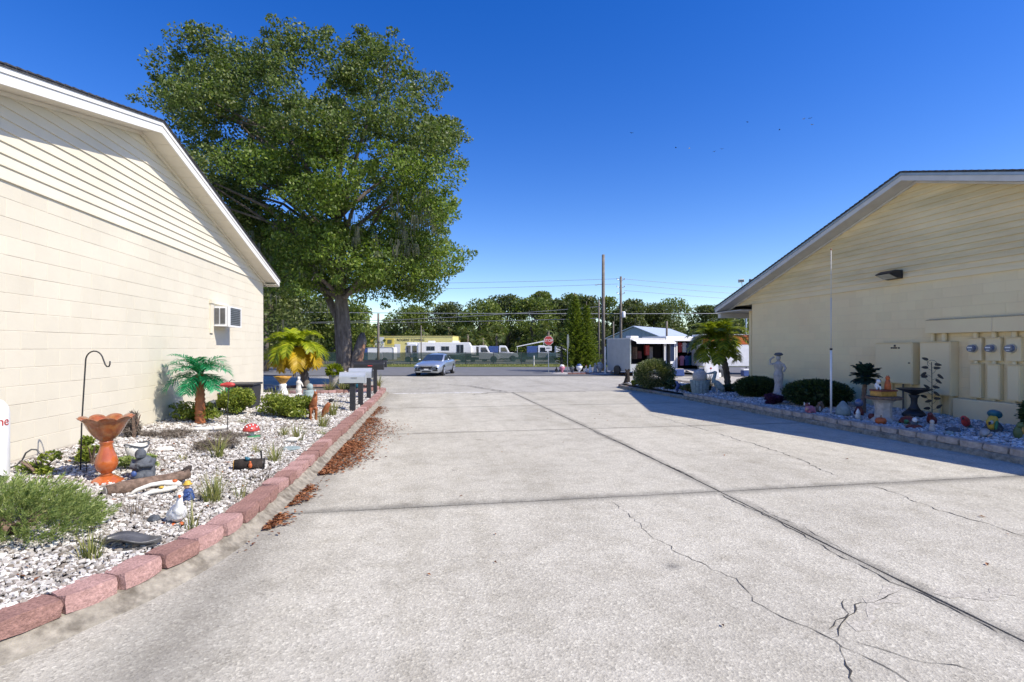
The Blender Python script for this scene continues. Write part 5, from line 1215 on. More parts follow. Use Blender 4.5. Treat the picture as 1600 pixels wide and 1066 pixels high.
# spanish moss hanging from the right-hand boughs
V = []; F = []
for i in range(150):
    u, v = (r.uniform(630, 695), r.uniform(320, 400)) if i < 75 else (r.uniform(395, 640), r.uniform(350, 440))
    x, z = px(u, v); y = r.uniform(-3.2, 1.5); ln = r.uniform(.25, 1.0)
    for k in range(9):
        ox, oy = r.normal()*.10, r.normal()*.10; o = len(V); ww = .011
        V += [(x+ox-ww, y+oy, z), (x+ox+ww, y+oy, z), (x+ox*1.5+ww*.6, y+oy, z-ln*.6), (x+ox*1.5-ww*.6, y+oy, z-ln*.6), (x+ox*1.2, y+oy, z-ln*r.uniform(.8, 1.1))]; F += [(o, o+1, o+2, o+3), (o+3, o+2, o+4)]
me = bpy.data.meshes.new('moss'); me.from_pydata(V, [], F); meshobj('hanging_moss', me, L['moss'], t, kind='stuff')
def tree(label, xr, yr, h, w_, mat, seed, trunk=.2, ncl=26, size=.42, low=.22, n=190, name='tree', group=None, lean=0):
    r = np.random.default_rng(seed); t = thing(name, label, 'tree', Q(xr, yr, -.25), ROT, group=group)
    P = []; cl = []
    for i in range(ncl):
        z = h*(low+(1-low)*r.uniform()**.8); k = math.sin(math.pi*min(.97, (z/h-low)/(1-low)*.72+.22))**.7; a = r.uniform(0, 6.28); d = w_*.5*k*math.sqrt(r.uniform(.1, 1))
        rr = r.uniform(.12, .22)*w_; c_ = (d*math.cos(a)+lean*z, d*math.sin(a)*.8, min(z, h-rr*.5)); cl.append(c_); P.append(shell(r, n, c_, (rr*1.15, rr, rr*.8), .3))
    leafobj('crown', np.concatenate(P), size, .55, mat, t, .5, seed)
    MB().tube([(0,0,-.1),(.1,0,h*.3),(lean*h*.6,0,h*.75)],[trunk, trunk*.75, trunk*.25],8).build('trunk', MT['bark'], t, True, world=False)
    for i in range(5):
        c_ = cl[i]; MB().tube([(0,0,h*.25),(c_[0]*.4,c_[1]*.4,(h*.3+c_[2])*.5),c_],[trunk*.5,trunk*.35,trunk*.08],6).build('limb', MT['bark'], t, True, world=False)
    if seed % 3 == 0:
        V = []; F = []
        for i in range(160):
            c_ = cl[int(r.integers(len(cl)))]; x, y, z = c_[0]+r.normal()*.8, c_[1]-abs(r.normal())*.8, c_[2]-r.uniform(0, .6); ln = r.uniform(.5, 1.7); o = len(V); ww = .07
            V += [(x-ww, y, z), (x+ww, y, z), (x+ww*.3, y, z-ln)]; F.append((o, o+1, o+2))
        me = bpy.data.meshes.new('moss'); me.from_pydata(V, [], F); meshobj('hanging_moss', me, L['moss'], t, kind='stuff')
    return t
tree('mossy oak close behind the far corner of the left building', -19.5, 40, 10.5, 11, L['oakd'], 51, .5, 40, .3, .34, 420)
tree('dark oak left of the yellow palm across the street', -31, 66, 9.5, 12, L['far1'], 52, .35, 40, .42, .1, 260)
tree('rounded green tree seen under the big oak left of its trunk', -24, 70, 8.5, 10, L['far2'], 53, .3, 40, .42, .08, 260)
# treeline behind the storage yard: (image-left to right)
line = [(-16.5,82,8.2,9),(-10.5,84,9.0,9),(-5.0,80,9.2,8),(-.8,86,10.4,8.5),(3.2,82,9.6,8.5),(7.5,85,9.6,7.5),(6.0,96,12.2,5.5),(11.3,82,9.8,7.5),(15.8,86,10.2,8),(19.5,82,9.4,7),(12.5,98,12.0,7),(23.5,85,9.0,8),(29,92,10.4,9.5),(34.5,88,8.8,9),(40,90,8.4,10),(47,88,8.2,10),(55,92,8.6,12)]
words = ['first','second','third','fourth','fifth','sixth','seventh','eighth','ninth','tenth','eleventh','twelfth','thirteenth','fourteenth','fifteenth','sixteenth','seventeenth']
order = sorted(range(len(line)), key=lambda i: line[i][0]/line[i][1])
for k, i in enumerate(order):
    x, y, h, w_ = line[i]
    tree(f'{words[k]} leafy tree from the left in the far treeline', x, y, h, w_, L['far1'] if i % 2 else L['far2'], 60+i, .25, 34, .38, .14 if h < 11 else .55, 210, 'tree', 'trees of the far treeline')
def cabbage(label, xr, yr, h, seed, w_=1.5):
    r = np.random.default_rng(seed); t = thing('cabbage_palm', label, 'palm', Q(xr, yr, -.25), ROT, group='cabbage palms across the street')
    MB().tube([(0,0,0),(.05,0,h*.5),(0,0,h)],[.2,.17,.16],8).build('trunk', MT['bark'], t, True, world=False)
    V = []; F = []
    for i in range(30):
        a = r.uniform(0, 6.28); e = r.uniform(-.9, 1.2); d = np.array((math.cos(a)*math.cos(e), math.sin(a)*math.cos(e), math.sin(e))); c0 = np.array((0, 0, h)); c1 = c0+d*w_*.55
        s_ = unit(np.cross(d, (0, 0, 1))[None])[0]; u_ = np.cross(s_, d)
        for k in range(11):
            q = (k-5)/5*1.25; dd = d*math.cos(q)+s_*math.sin(q)-u_*.25*abs(q); tip = c1+dd*w_*.6*r.uniform(.8, 1.1); tip[2] -= .18*w_; o = len(V); sd = np.cross(dd, u_)*.05*w_/1.5
            V += [c1, c1+dd*w_*.3+sd, tip, c1+dd*w_*.3-sd]; F.append((o, o+1, o+2, o+3))
    me = bpy.data.meshes.new('fronds'); me.from_pydata([tuple(p) for p in V], [], F); meshobj('fan_fronds', me, L['cpalm'], t)
for i, (x, y, h, lab) in enumerate(((-6.4,74,3.8,'behind the right end of the yellow building'),(-4.2,74,3.2,'just right of the white camper'),(-2.3,75,3.9,'behind the white flatbed truck'),(8.0,74,3.6,'behind the stop sign'),(-13.5,78,4.6,'above the left part of the yellow building'),(-9.8,79,5.0,'above the middle of the yellow building'),(5.4,76,4.4,'left of the stop sign'))):
    cabbage('cabbage palm with fan leaves '+lab, x, y, h, 90+i, 1.6)
# norfolk style conifer
r = np.random.default_rng(44); t = thing('conifer_tree', 'dense cone-shaped conifer between the signs and the trailer', 'tree', Q(5.0, 39.5, -.2), ROT)
for tx, H, wmax, nw in ((-.15, 6.1, 1.55, 32), (.75, 5.4, 1.15, 26)):
    MB().tube([(tx*.4,0,-.1),(tx,0,H*.4),(tx,0,H)],[.16,.10,.015],8).build('trunk', MT['bark'], t, True, world=False)
    P = []; D = []
    for k in range(nw):
        z = .35+(H-.5)*(k/nw)**1.0; ln = wmax*(1-(z/H)**1.25)*r.uniform(.85, 1.1)+.08
        for a in np.linspace(0, 6.283, 9, endpoint=False)+r.uniform(0, 6):
            d = np.array((math.cos(a), math.sin(a), .38)); s_ = np.array((-math.sin(a), math.cos(a), 0)); n = int(60*ln)+8
            q = r.uniform(.05, 1, n)[:, None]; sp = r.uniform(-1, 1, n)[:, None]*.24*(1.1-q)
            P.append(np.array((tx, 0, z-.1))+d*ln*q+s_*sp+r.normal(size=(n, 3))*.03); D.append(d+s_*sp*4+r.normal(size=(n, 3))*.35)
    leafobj('needle_whorls', np.concatenate(P), .20, .22, L['pine'], t, .4, 5, np.concatenate(D))

# ================================================================ STREET THINGS
def Qt(name, label, cat, xr, yr, z=-.22, rz=0, group=None): return thing(name, label, cat, Q(xr, yr, z), ROT+rz, group)
# screened fence
t = Qt('screened_fence', 'long chain-link fence with dark green privacy screen', 'fence', -2, 55.4)
m, n, l, b = M('privacy_screen'); tx = noise(n, l, .7, 6); o = ramp(n, l, tx.outputs[0], [(.3, (.012, .035, .032)), (.7, (.035, .075, .066))])
l.new(o.outputs[0], b.inputs['Base Color']); b.inputs['Roughness'].default_value = .8
tr = n.new('ShaderNodeBsdfTransparent'); mx = n.new('ShaderNodeMixShader'); mx.inputs[0].default_value = .16
l.new(b.outputs[0], mx.inputs[1]); l.new(tr.outputs[0], mx.inputs[2]); l.new(mx.outputs[0], n['Material Output'].inputs[0]); MT['screen'] = m
x = -27.0
while x < 26:
    V = []; F = []
    for j in range(5):
        for i in range(7): V.append((x+.03+i*2.94/6, .03*math.sin(i*1.1+x)+.015*math.sin(j*2+x*3), .04+j*.31+(.02*math.sin(i*1.3+x) if j == 4 else 0)))
    for j in range(4):
        for i in range(6): F.append((j*7+i, j*7+i+1, j*7+i+8, j*7+i+7))
    part(t, 'screen_panel', MT['screen'], MB().add(V, F), smooth=True)
    part(t, 'post', 'flag', MB().tube([(x, .06, -.1), (x, .06, 1.36)], .035, 7)); x += 3
part(t, 'top_rail', 'flag', MB().tube([(-27, .07, 1.33), (26, .07, 1.33)], .02, 6))
# yellow building with lettering
MT['sign_yellow'] = pm('sign_yellow', (.78, .62, .12), .6, .08, 2, .05); MT['pale_yellow'] = pm('pale_yellow', (.80, .70, .26), .6, .06, 2, .05)
t = Qt('yellow_building', 'long low yellow building lettered ROGERS\' TOWING across the street', 'building', -14.2, 70.0, -.2, R(-6))
part(t, 'wall', 'pale_yellow', MB().box(-6.2, 6.2, 0, 5, 0, 3.35)); part(t, 'roof_edge', 'pale_yellow', MB().box(-6.25, 6.25, -.06, 5.1, 3.352, 3.42))
for (a, b_, mt, z0, z1) in ((-5.6,-4.8,'sign_yellow',1.6,3.25),(-4.7,-3.4,'white',.6,3.28),(-3.2,-2.0,'sign_yellow',2.2,3.1),(-1.9,-1.1,'white',.5,2.3)): part(t, 'wall_panel', mt, MB().box(a, b_, -.03, -.002, z0, z1))
part(t, 'window', 'glass', MB().box(-2.9, -2.3, -.06, -.032, 2.4, 2.9))
text('lettering', "ROGERS' TOWING", .46, MT['black'], t, (.35, -.01, 2.86), (R(90), 0, 0), .01)
for (x, z, w_) in ((-.2, 2.35, .5), (.4, 2.35, .35), (.9, 2.35, .5), (.3, 1.9, .7), (.0, 1.6, .9)): part(t, 'small_lettering', 'black', MB().box(x-w_/2, x+w_/2, -.02, -.003, z-.05, z+.05))
# camper trailers
def camper(label, xr, yr, ln, h, rz, wins, extra=True):
    t = Qt('camper_trailer', label, 'camper', xr, yr, -.2, rz); prof = [(-ln/2, .55), (ln/2, .55), (ln/2, h*.8), (ln/2-.25, h), (-ln/2+.3, h), (-ln/2, h*.85)]
    part(t, 'body', 'white', MB().prism(prof, -1.2, 1.2, 'y'), bevel=.05)
    for (a, b_, z0, z1) in wins:
        w_ = part(t, 'window', 'glass', MB().box(a, b_, -1.235, -1.21, z0, z1)); part(w_, 'frame', 'steel', MB().box(a-.04, b_+.04, -1.222, -1.205, z0-.04, z1+.04))
    part(t, 'stripe', 'flag', MB().prism([(-ln/2+.1, .9), (ln/2-.1, .9), (ln/2-.1, 1.12), (ln/4, .98)], -1.216, -1.206, 'y'))
    for x in (-.5, .5): part(t, 'wheel', 'black', MB().tube([(x, -1.0, .36), (x, -1.22, .36)], .36, 16))
    for x in (-ln/4, ln/5): part(t, 'roof_vent', 'white', MB().obox((x, 0, h+.1), (.8, .7, .2)), bevel=.03)
    return t
camper('white camper trailer with small paired windows behind the fence', -8.3, 63.5, 6.6, 2.46, .02, ((-2.1,-1.65,1.5,1.95),(-1.6,-1.15,1.5,1.95),(-.3,.12,1.5,1.95),(.18,.6,1.5,1.95),(1.55,1.9,1.2,2.15),(2.0,2.35,1.2,2.15)))
camper('older motorhome with dark glass left of the white camper', -12.7, 66.0, 1.6, 2.3, .0, ((-.65,-.15,1.2,2.05),(.1,.65,1.2,2.05)))
t = Qt('cargo_trailer', 'white enclosed cargo trailer with a blue end behind the fence', 'trailer', -15.4, 60.5, -.2)
part(t, 'body', 'white', MB().box(-1.4, 1.6, -1, 1, .4, 1.85), bevel=.05); part(t, 'blue_end', 'blue', MB().box(-1.75, -1.402, -1, 1, .4, 1.8)); part(t, 'frame_edge', 'flag', MB().tube([(-1.75,-1.02,1.85),(1.5,-1.02,1.9),(1.62,-1.02,1.75),(1.62,-1.02,.45)], .03, 6))
for x in (-.2, .6): part(t, 'wheel', 'black', MB().tube([(x, -.8, .33), (x, -1.02, .33)], .33, 14))
def truck(label, xr, yr, cabm, bedm, kind, rz=0):
    t = Qt('truck', label, 'truck', xr, yr, -.2, rz)     # cab nose towards +x
    cab = part(t, 'cab', cabm, MB().prism([(-.2,.5),(2.6,.5),(2.65,1.0),(2.45,1.25),(1.35,1.42),(.95,2.2),(.75,2.38),(-.1,2.4),(-.2,2.3)], -1, 1, 'y'), bevel=.06)
    part(cab, 'side_window', 'glass', MB().prism([(.1,1.5),(1.1,1.5),(.75,2.12),(.1,2.12)], -1.03, -1.005, 'y')); part(cab, 'windscreen', 'glass', MB().add([(1.38,-.9,1.46),(1.38,.9,1.46),(1.0,.85,2.16),(1.0,-.85,2.16)], [(0,1,2,3)]))
    part(cab, 'wheel_arch', 'black', MB().tube([(1.85,-1.01,.5),(1.85,-1.03,.5)], .46, 16))
    for x in (1.85, -2.3): part(t, 'wheel', 'black', MB().tube([(x, -.75, .45), (x, -1.06, .45)], .43, 16))
    part(t, 'chassis', 'black', MB().box(-4.2, 1.9, -.45, .45, .45, .75))
    if kind == 'flat': part(t, 'flatbed', 'flag', MB().box(-4.4, -.3, -1.1, 1.1, .95, 1.1)); part(t, 'headboard', 'flag', MB().box(-.55, -.35, -1.05, 1.05, 1.1, 2.25))
    else: part(t, 'box', bedm, MB().box(-4.4 if kind == 'long' else -1.7, -.32, -1.05, 1.05, .8, 2.3), bevel=.04)
    t.scale = (.87, .87, .87)
    return t
truck('white flatbed tow truck behind the fence', -3.8, 62, 'white', None, 'flat')
truck('white truck with a blue body right of the flatbed', -1.5, 66, 'white', 'blue', 'short')
truck('blue and white truck left of the stop sign behind the fence', 3.3, 62.5, 'white', 'blue', 'short')
t = Qt('cargo_trailer', 'small plain white box trailer beside the flatbed', 'trailer', -4.9, 65, -.2); part(t, 'body', 'white', MB().box(-.7, .7, -.9, .9, .4, 2.05), bevel=.04); part(t, 'wheel', 'black', MB().tube([(0,-.75,.3),(0,-.95,.3)], .3, 14))
t = Qt('canopy_tent', 'pale slanted canopy above the blue truck', 'canopy', 2.6, 68, -.2); part(t, 'roof', 'white', MB().add([(-2,-1.5,2.0),(1.6,-1.5,2.75),(1.6,1.5,2.75),(-2,1.5,2.0),(1.6,-1.5,2.6),(-2,-1.5,1.9)], [(0,1,2,3),(0,5,4,1)]))
for (x, z) in ((-1.9, 2), (1.5, 2.7)): part(t, 'leg', 'steel', MB().tube([(x,-1.4,0),(x,-1.4,z)], .04, 6))
truck('white pickup partly hidden behind the conifer', 6.6, 60.5, 'white', 'white', 'short')
# bollard, poles, signs
t = Qt('marker_post', 'short white marker post in the grass verge', 'post', 2.15, 50.2); part(t, 'post', 'offwhite', MB().tube([(0,0,-.1),(0,0,1.0)], .06, 8)); part(t, 'cap', 'offwhite', MB().blob((0,0,1.0),.062,8))
t = Qt('stop_sign', 'red octagonal STOP sign with a small white plate below', 'sign', 2.74, 38.4)
oc = [(.37*math.cos(R(22.5+45*k)), .37*math.sin(R(22.5+45*k))) for k in range(8)]
part(t, 'post', 'steel', MB().obox((0,.03,1.25),(.055,.04,2.6))); pl = part(t, 'sign_plate', 'white', MB().prism([(x, z+2.38) for x, z in oc], -.008, .0, 'y'))
part(pl, 'red_face', 'red', MB().prism([(x*.94, z*.94+2.38) for x, z in oc], -.012, -.0085, 'y')); text('lettering', 'STOP', .29, MT['white'], pl, (0, -.014, 2.38), (R(90), 0, 0), .002)
p2 = part(t, 'lower_plate', 'white', MB().box(-.24, .24, -.01, 0, 1.62, 1.97)); [part(p2, 'dark_mark', 'black', MB().box(a, a+.05, -.014, -.0105, 1.74+.02*(i % 2), 1.86)) for i, a in enumerate((-.16, -.08, .0, .09))]
t = Qt('street_sign', 'grey road sign seen edge-on left of the conifer', 'sign', 4.0, 36.6, rz=R(72)); part(t, 'post', 'steel', MB().obox((0,.03,1.2),(.05,.04,2.7))); part(t, 'panel', 'steel', MB().prism([(x*1.1, z*1.5+2.3) for x, z in oc], -.006, .0, 'y'))
t = Qt('street_pole', 'slim black pole between the stop sign and conifer', 'pole', 3.75, 38.8); part(t, 'pole', 'black', MB().tube([(0,0,-.1),(0,0,2.2)],[.11,.08],8)); part(t, 'base', 'black', MB().tube([(0,0,-.1),(0,0,.35)],[.2,.14],8))
def upole(label, xr, yr, top, rad, mat='polewood', z=-.3):
    t = Qt('utility_pole', label, 'utility pole', xr, yr, z); part(t, 'shaft', mat, MB().tube([(0,0,-.1),(0,0,(top-z)*.5),(0,0,top-z)],[rad,rad*.9,rad*.75],10), smooth=True); return t
t = upole('tall thick wooden utility pole beside the conifer', 7.2, 40.4, 8.97, .15)
part(t, 'lamp_arm', 'steel', MB().tube([(-.02,0,6.9),(-.35,0,6.95),(-.5,0,6.9)], .02, 6)); part(t, 'lamp_head', 'steel', MB().obox((-.56,0,6.88),(.2,.1,.07)))
t = upole('slender wooden pole close left of the thick pole', 7.05, 41.5, 5.5, .08); 
t = upole('wooden power pole with insulators behind the trailer', 10.2, 48, 8.3, .13)
for z in (8.2, 7.5, 6.9):
    for s_ in (-1, 1): ar = part(t, 'insulator_arm', 'steel', MB().tube([(0,0,z),(s_*.32,0,z+.12)], .025, 6)); part(ar, 'insulator', 'lightstone', MB().blob((s_*.34,0,z+.18),(.05,.05,.09),8))
part(t, 'transformer', 'white', MB().lathe([(.17,4.75),(.18,4.8),(.18,5.25),(.12,5.32)],12,(.26,0,0)), smooth=True)
t = upole('plain dark pole rising behind the open stalls', 13.3, 44, 3.9, .11); t = upole('short pale pole left of the metal shed roof', 10.1, 51, 4.2, .08)
t = upole('wooden pole by the yellow building', -13.0, 49.8, 4.95, .13); t = upole('thin pale pole above the camper roof', -11.0, 62, 4.3, .07)
t = upole('pole carrying twin floodlights above the right roof', 18.3, 40, 6.6, .06, 'steel')
part(t, 'crossbar', 'steel', MB().tube([(-.36,0,7.05),(-.30,0,6.7),(0,0,6.6),(.30,0,6.75),(.36,0,7.05)], .03, 6))
for s_ in (-1, 1): h_ = part(t, 'floodlight', 'offwhite' if s_ < 0 else 'flag', MB().obox((s_*.42,-.05,7.15),(.42,.22,.24),ry=s_*.12), bevel=.03); part(h_, 'lens', 'glass', MB().obox((s_*.42,-.175,7.14),(.34,.02,.17)))
def wire(label, a, b_, sag, rad=.016):
    n = 16; A_, B_ = np.array(Q(*a)), np.array(Q(*b_)); P_ = [A_+(B_-A_)*i/n-np.array((0, 0, sag*4*(i/n)*(1-i/n))) for i in range(n+1)]
    MB().tube(P_, rad, 5).build('power_line', MT['wire'], None, label=label, cat='power line', group='overhead power lines')
MT['wire'] = pm('wire_grey', (.30, .31, .33), .5, .05, 3, 0, metal=.3)
wire('top power line running right from the insulator pole', (10.2,48,8.1), (44,48,6.9), .5); wire('second power line running right from the insulator pole', (10.5,48,7.6), (44,48,6.1), .5); wire('third power line running right from the insulator pole', (10.5,48,7.0), (44,48,5.5), .4)
wire('top power line running left from the insulator pole', (10.2,48,8.1), (-42,49,8.3), .5); wire('second power line running left from the insulator pole', (9.9,48,7.6), (-42,49,7.7), .5)
wire('thick low cable crossing the whole treeline', (-42,49,5.3), (44,48,5.0), .3, .03); wire('thin low cable left of the conifer', (-42,49,4.6), (7.2,40.4,4.9), .9, .02); wire('lowest cable in front of the left treeline', (-42,49,4.2), (7.05,41.5,4.0), .3, .02)
# conifer bed ornaments
be = Qt('ring_edging', 'short red brick edging in front of the conifer', 'edging', 6, 35.6)
for i in range(19): meshobj('paver', random.choice(vp), None, be, loc=(-2.0+i*.31, .25*math.sin(i*.16)-.2, .07), rot=(0, 0, R(-90)+random.uniform(-.1, .1)))
sb = Qt('conifer_bed', 'pale gravel bed in front of the conifer', 'bed', 6, 36.6); part(sb, 'bed', 'lightstone', MB().lathe([(1,0),(.95,.08),(.02,.12)],24)).scale = (3.3, 1.2, 1)
def lawn_orn(label, xr, yr, s, kind, mat, mat2):
    t = Qt('lawn_ornament', label, 'ornament', xr, yr, -.13)
    if kind == 'goose': part(t, 'body', mat, MB().blob((0,0,.16*s),(.13*s,.2*s,.14*s)).tube([(0,-.12*s,.2*s),(0,-.18*s,.38*s),(0,-.2*s,.46*s)],[.06*s,.04*s,.045*s],8), smooth=True); part(t, 'beak', mat2, MB().tube([(0,-.23*s,.46*s),(0,-.32*s,.44*s)],[.03*s,.01*s],6))
    elif kind == 'urn': part(t, 'bowl', mat, MB().lathe([(.1*s,0),(.06*s,.1*s),(.18*s,.25*s),(.22*s,.42*s),(.18*s,.42*s)],14), smooth=True); part(t, 'fill', mat2, MB().blob((0,0,.45*s),(.17*s,.17*s,.12*s),9,.1))
    else: part(t, 'figure', mat, MB().lathe([(.15*s,0),(.14*s,.1*s),(.09*s,.3*s),(.11*s,.42*s),(.04*s,.48*s)],10), smooth=True); part(t, 'head', mat2, MB().blob((0,0,.55*s),.07*s,8), smooth=True)
LO = [('dark seated bird ornament at the left end of the conifer bed',3.15,36.4,.9,'goose','blackp','black'),('pinkish shell urn beside the dark bird ornament',3.55,36.3,1.0,'urn','pink','white'),('low dark urn under the edge-on sign',4.25,36.3,.9,'urn','stone','hedgeg'),
  ('blue and white urn right of the edge-on sign',4.75,36.2,1.1,'urn','white','blue'),('white goose ornament under the conifer',5.2,36.1,1.1,'goose','white','orange'),('white bust ornament next to the white goose',5.5,36.0,.9,'bust','white','white'),
  ('grey stone figure under the right of the conifer',5.9,36.3,1.1,'bust','lightstone','lightstone'),('tall grey urn under the right of the conifer',6.25,36.4,1.3,'urn','lightstone','lightstone'),('small white figure right of the tall grey urn',6.6,36.1,.9,'bust','offwhite','white'),
  ('white standing bird at the right end of the conifer bed',7.0,36.0,.8,'goose','white','flag'),('small white goose near the trailer wall',7.45,36.0,.6,'goose','white','orange'),('dark urn against the trailer wall',7.95,35.2,1.0,'urn','navy','blackp')]
MT['hedgeg'] = L['hedge']
for a in LO: lawn_orn(*a)
# open sided sales trailer
MT['tgrey'] = pm('trailer_shade_grey', (.36, .38, .40), .5, .08, 3, .05)  # shade on the trailer walls is put into this grey
ang = R(29); t = Qt('sales_trailer', 'enclosed trailer with shade painted grey into its walls, side flap propped open', 'trailer', 7.75, 33.6, -.2, ang)
part(t, 'end_wall', 'tgrey', MB().box(0, .05, 0, 2.3, .25, 2.4)); part(t, 'back_wall', 'blackp', MB().box(.05, 3.6, 2.25, 2.3, .25, 2.4)); part(t, 'floor', 'flag', MB().box(.05, 3.6, .02, 2.25, .25, .38)); part(t, 'roof', 'trimR', MB().box(0, 3.6, 0, 2.3, 2.402, 2.47))  # black back wall paints in the unlit interior
part(t, 'side_skirt', 'tgrey', MB().box(.05, 3.6, 0, .03, .25, .75)); part(t, 'far_wall', 'blackp', MB().box(3.6, 3.65, 0, 2.3, .25, 2.4))  # far wall is black too, standing in for the shade inside
part(t, 'side_flap', 'white', MB().add([(.05,0,2.38),(3.6,0,2.38),(3.6,-.55,2.22),(.05,-.55,2.22),(.05,-.57,2.10),(3.6,-.57,2.10)], [(0,1,2,3),(3,2,5,4)])); part(t, 'roof_vent', 'white', MB().obox((1.0,.9,2.55),(.7,.5,.15)), bevel=.03)
part(t, 'corner_post', 'steel', MB().box(-.02, .06, -.03, .0, .25, 2.4)); part(t, 'wheel', 'black', MB().tube([(-.02,1.2,.32),(-.12,1.2,.32)], .32, 14)); part(t, 'jack_post', 'white', MB().tube([(-.2,2.3,0),(-.2,2.3,1.9)], .05, 6))
for i, (x, mt, z0, z1) in enumerate(((.5,'maroon',1.05,1.7),(.9,'brown',1.05,1.55),(1.5,'wood',1.05,1.9),(2.1,'maroon',1.05,1.6),(2.6,'red',1.3,2.0),(3.1,'lightstone',1.05,1.9))): part(t, 'goods', mt, MB().obox((x,1.2+.2*(i % 2),(z0+z1)/2),(.34,.3,z1-z0),rz=.3*i), bevel=.04)
st = Qt('clothes_stall', 'open white stall hung with clothes right of the trailer', 'stall', 10.5, 35.5, -.2, ang)
part(st, 'back_wall', 'blackp', MB().box(0, 3.4, 1.9, 1.95, .3, 2.5)); part(st, 'roof', 'white', MB().box(-.1, 3.5, -.35, 2.0, 2.5, 2.62)); part(st, 'valance', 'white', MB().box(-.1, 3.5, -.38, -.352, 2.3, 2.6)); part(st, 'deck', 'lightstone', MB().box(-.1, 3.6, -.9, 1.9, .15, .3)); part(st, 'side_wall', 'black', MB().box(3.4, 3.45, 0, 1.9, .3, 2.5)); part(st, 'side_wall', 'black', MB().box(0, .04, .3, 1.9, .3, 2.5))
for x in (0, 1.15, 3.35): part(st, 'post', 'white', MB().box(x, x+.09, -.1, 0, .3, 2.5))
dr = part(st, 'door', 'white', MB().box(.12, 1.1, -.05, -.01, .3, 2.3)); part(dr, 'door_panel', 'navy', MB().box(.25, .97, -.07, -.055, .9, 2.15))
part(st, 'ramp', 'lightstone', MB().add([(1.2,-.9,.3),(3.5,-.9,.3),(3.6,-1.9,0),(1.1,-1.9,0)], [(0,1,2,3)]))
for i, (x, mt, z) in enumerate(((1.5,'maroon',1.85),(1.9,'red',1.9),(2.35,'white',1.9),(2.75,'blue',1.85),(3.1,'white',1.9),(1.6,'maroon',.95),(2.1,'pink',.95),(2.6,'blue',.95),(2.95,'teal',.95))):
    o = thing('shirt', f'{["dark red", "bright red", "white", "blue", "pale", "wine", "pink", "royal blue", "teal"][i]} garment hanging in the {"upper" if z > 1.5 else "lower"} row of the stall', 'garment', Q(10.5+x*math.cos(ang)-.3*math.sin(ang), 35.5+x*math.sin(ang)+.3*math.cos(ang), -.2+z), ROT+ang)
    part(o, 'cloth', mt, MB().prism([(-.16,-.4),(.16,-.4),(.17,.12),(.28,.0),(.33,.08),(.16,.28),(.06,.3),(-.06,.3),(-.16,.28),(-.33,.08),(-.28,0),(-.17,.12)], -.05, .05, 'y'), bevel=.02); part(o, 'hanger', 'steel', MB().tube([(0,0,.28),(0,0,.36),(.03,0,.38)], .01, 5))
# metal shed
MT['bluesteel'] = pm('blue_grey_sheet', (.30, .38, .45), .45, .06, 1, .03, metal=.2); MT['roofsheet'] = pm('pale_roof_sheet', (.58, .63, .68), .4, .05, 1, .03, metal=.3)
t = Qt('metal_shed', 'blue-grey gabled metal shed behind the sales stalls', 'shed', 12.6, 53, -.2, R(-38))
part(t, 'gable_wall', 'bluesteel', MB().prism([(-3.1,0),(3.1,0),(3.1,2.75),(0,3.95),(-3.1,2.75)], 0, .1, 'y')); part(t, 'side_wall', 'bluesteel', MB().box(3.0, 3.1, .1, 10, 0, 2.75)); part(t, 'side_wall', 'bluesteel', MB().box(-3.1, -3.0, .1, 10, 0, 2.75)); part(t, 'rear_wall', 'bluesteel', MB().prism([(-3.1,0),(3.1,0),(3.1,2.75),(0,3.95),(-3.1,2.75)], 10, 10.1, 'y'))
for s_ in (-1, 1): part(t, 'roof_slope', 'roofsheet', MB().add([(0,-.2,4.0),(s_*3.35,-.2,2.7),(s_*3.35,10.2,2.7),(0,10.2,4.0),(0,-.2,4.08),(s_*3.35,-.2,2.78),(s_*3.35,10.2,2.78),(0,10.2,4.08)], [(0,1,2,3),(4,5,6,7),(0,1,5,4),(1,2,6,5),(2,3,7,6)]))
for i in range(15): part(t, 'wall_rib', 'bluesteel', MB().box(-2.95+i*.42, -2.91+i*.42, -.03, -.001, 0, 2.7+1.2*(1-abs(-2.93+i*.42)/3.1)-.06))
# removal truck at right
t = Qt('box_truck', 'white and orange rental box truck beside the right building', 'truck', 15.2, 36.0, -.2)
part(t, 'cargo_box', 'white', MB().box(-2.2, 1.25, -1.1, 1.1, .55, 2.75), bevel=.04); part(t, 'orange_band', 'orange', MB().box(-2.2, 1.25, -1.115, -1.102, 2.05, 2.70)); part(t, 'orange_roof_band', 'orange', MB().box(1.3, 3.2, -1.05, 1.05, 2.42, 2.72))
cb = part(t, 'cab', 'white', MB().prism([(1.3,.55),(4.2,.55),(4.25,1.3),(3.3,1.5),(2.8,2.4),(1.3,2.4)], -1.02, 1.02, 'y'), bevel=.05); part(cb, 'side_window', 'glass', MB().prism([(1.9,1.55),(3.05,1.55),(2.65,2.2),(1.9,2.2)], -1.045, -1.022, 'y')); part(cb, 'red_chevron', 'red', MB().prism([(1.7,1.1),(3.0,.75),(3.0,1.15)], -1.04, -1.022, 'y')); part(cb, 'door_seam', 'flag', MB().box(1.62, 1.64, -1.03, -1.021, .7, 2.3))
for x in (-1.1, 3.4): w_ = part(t, 'wheel', 'black', MB().tube([(x,-.8,.4),(x,-1.08,.4)], .4, 16)); part(w_, 'rim', 'steel', MB().tube([(x,-1.08,.4),(x,-1.1,.4)], .22, 12))
t = Qt('cooler_box', 'blue cooler with a white lid by the box truck', 'cooler', 15.3, 33.2); part(t, 'tub', 'blue', MB().obox((0,0,.2),(.75,.45,.38),tap=1.05), bevel=.03); part(t, 'lid', 'white', MB().obox((0,0,.43),(.8,.5,.09)), bevel=.02)
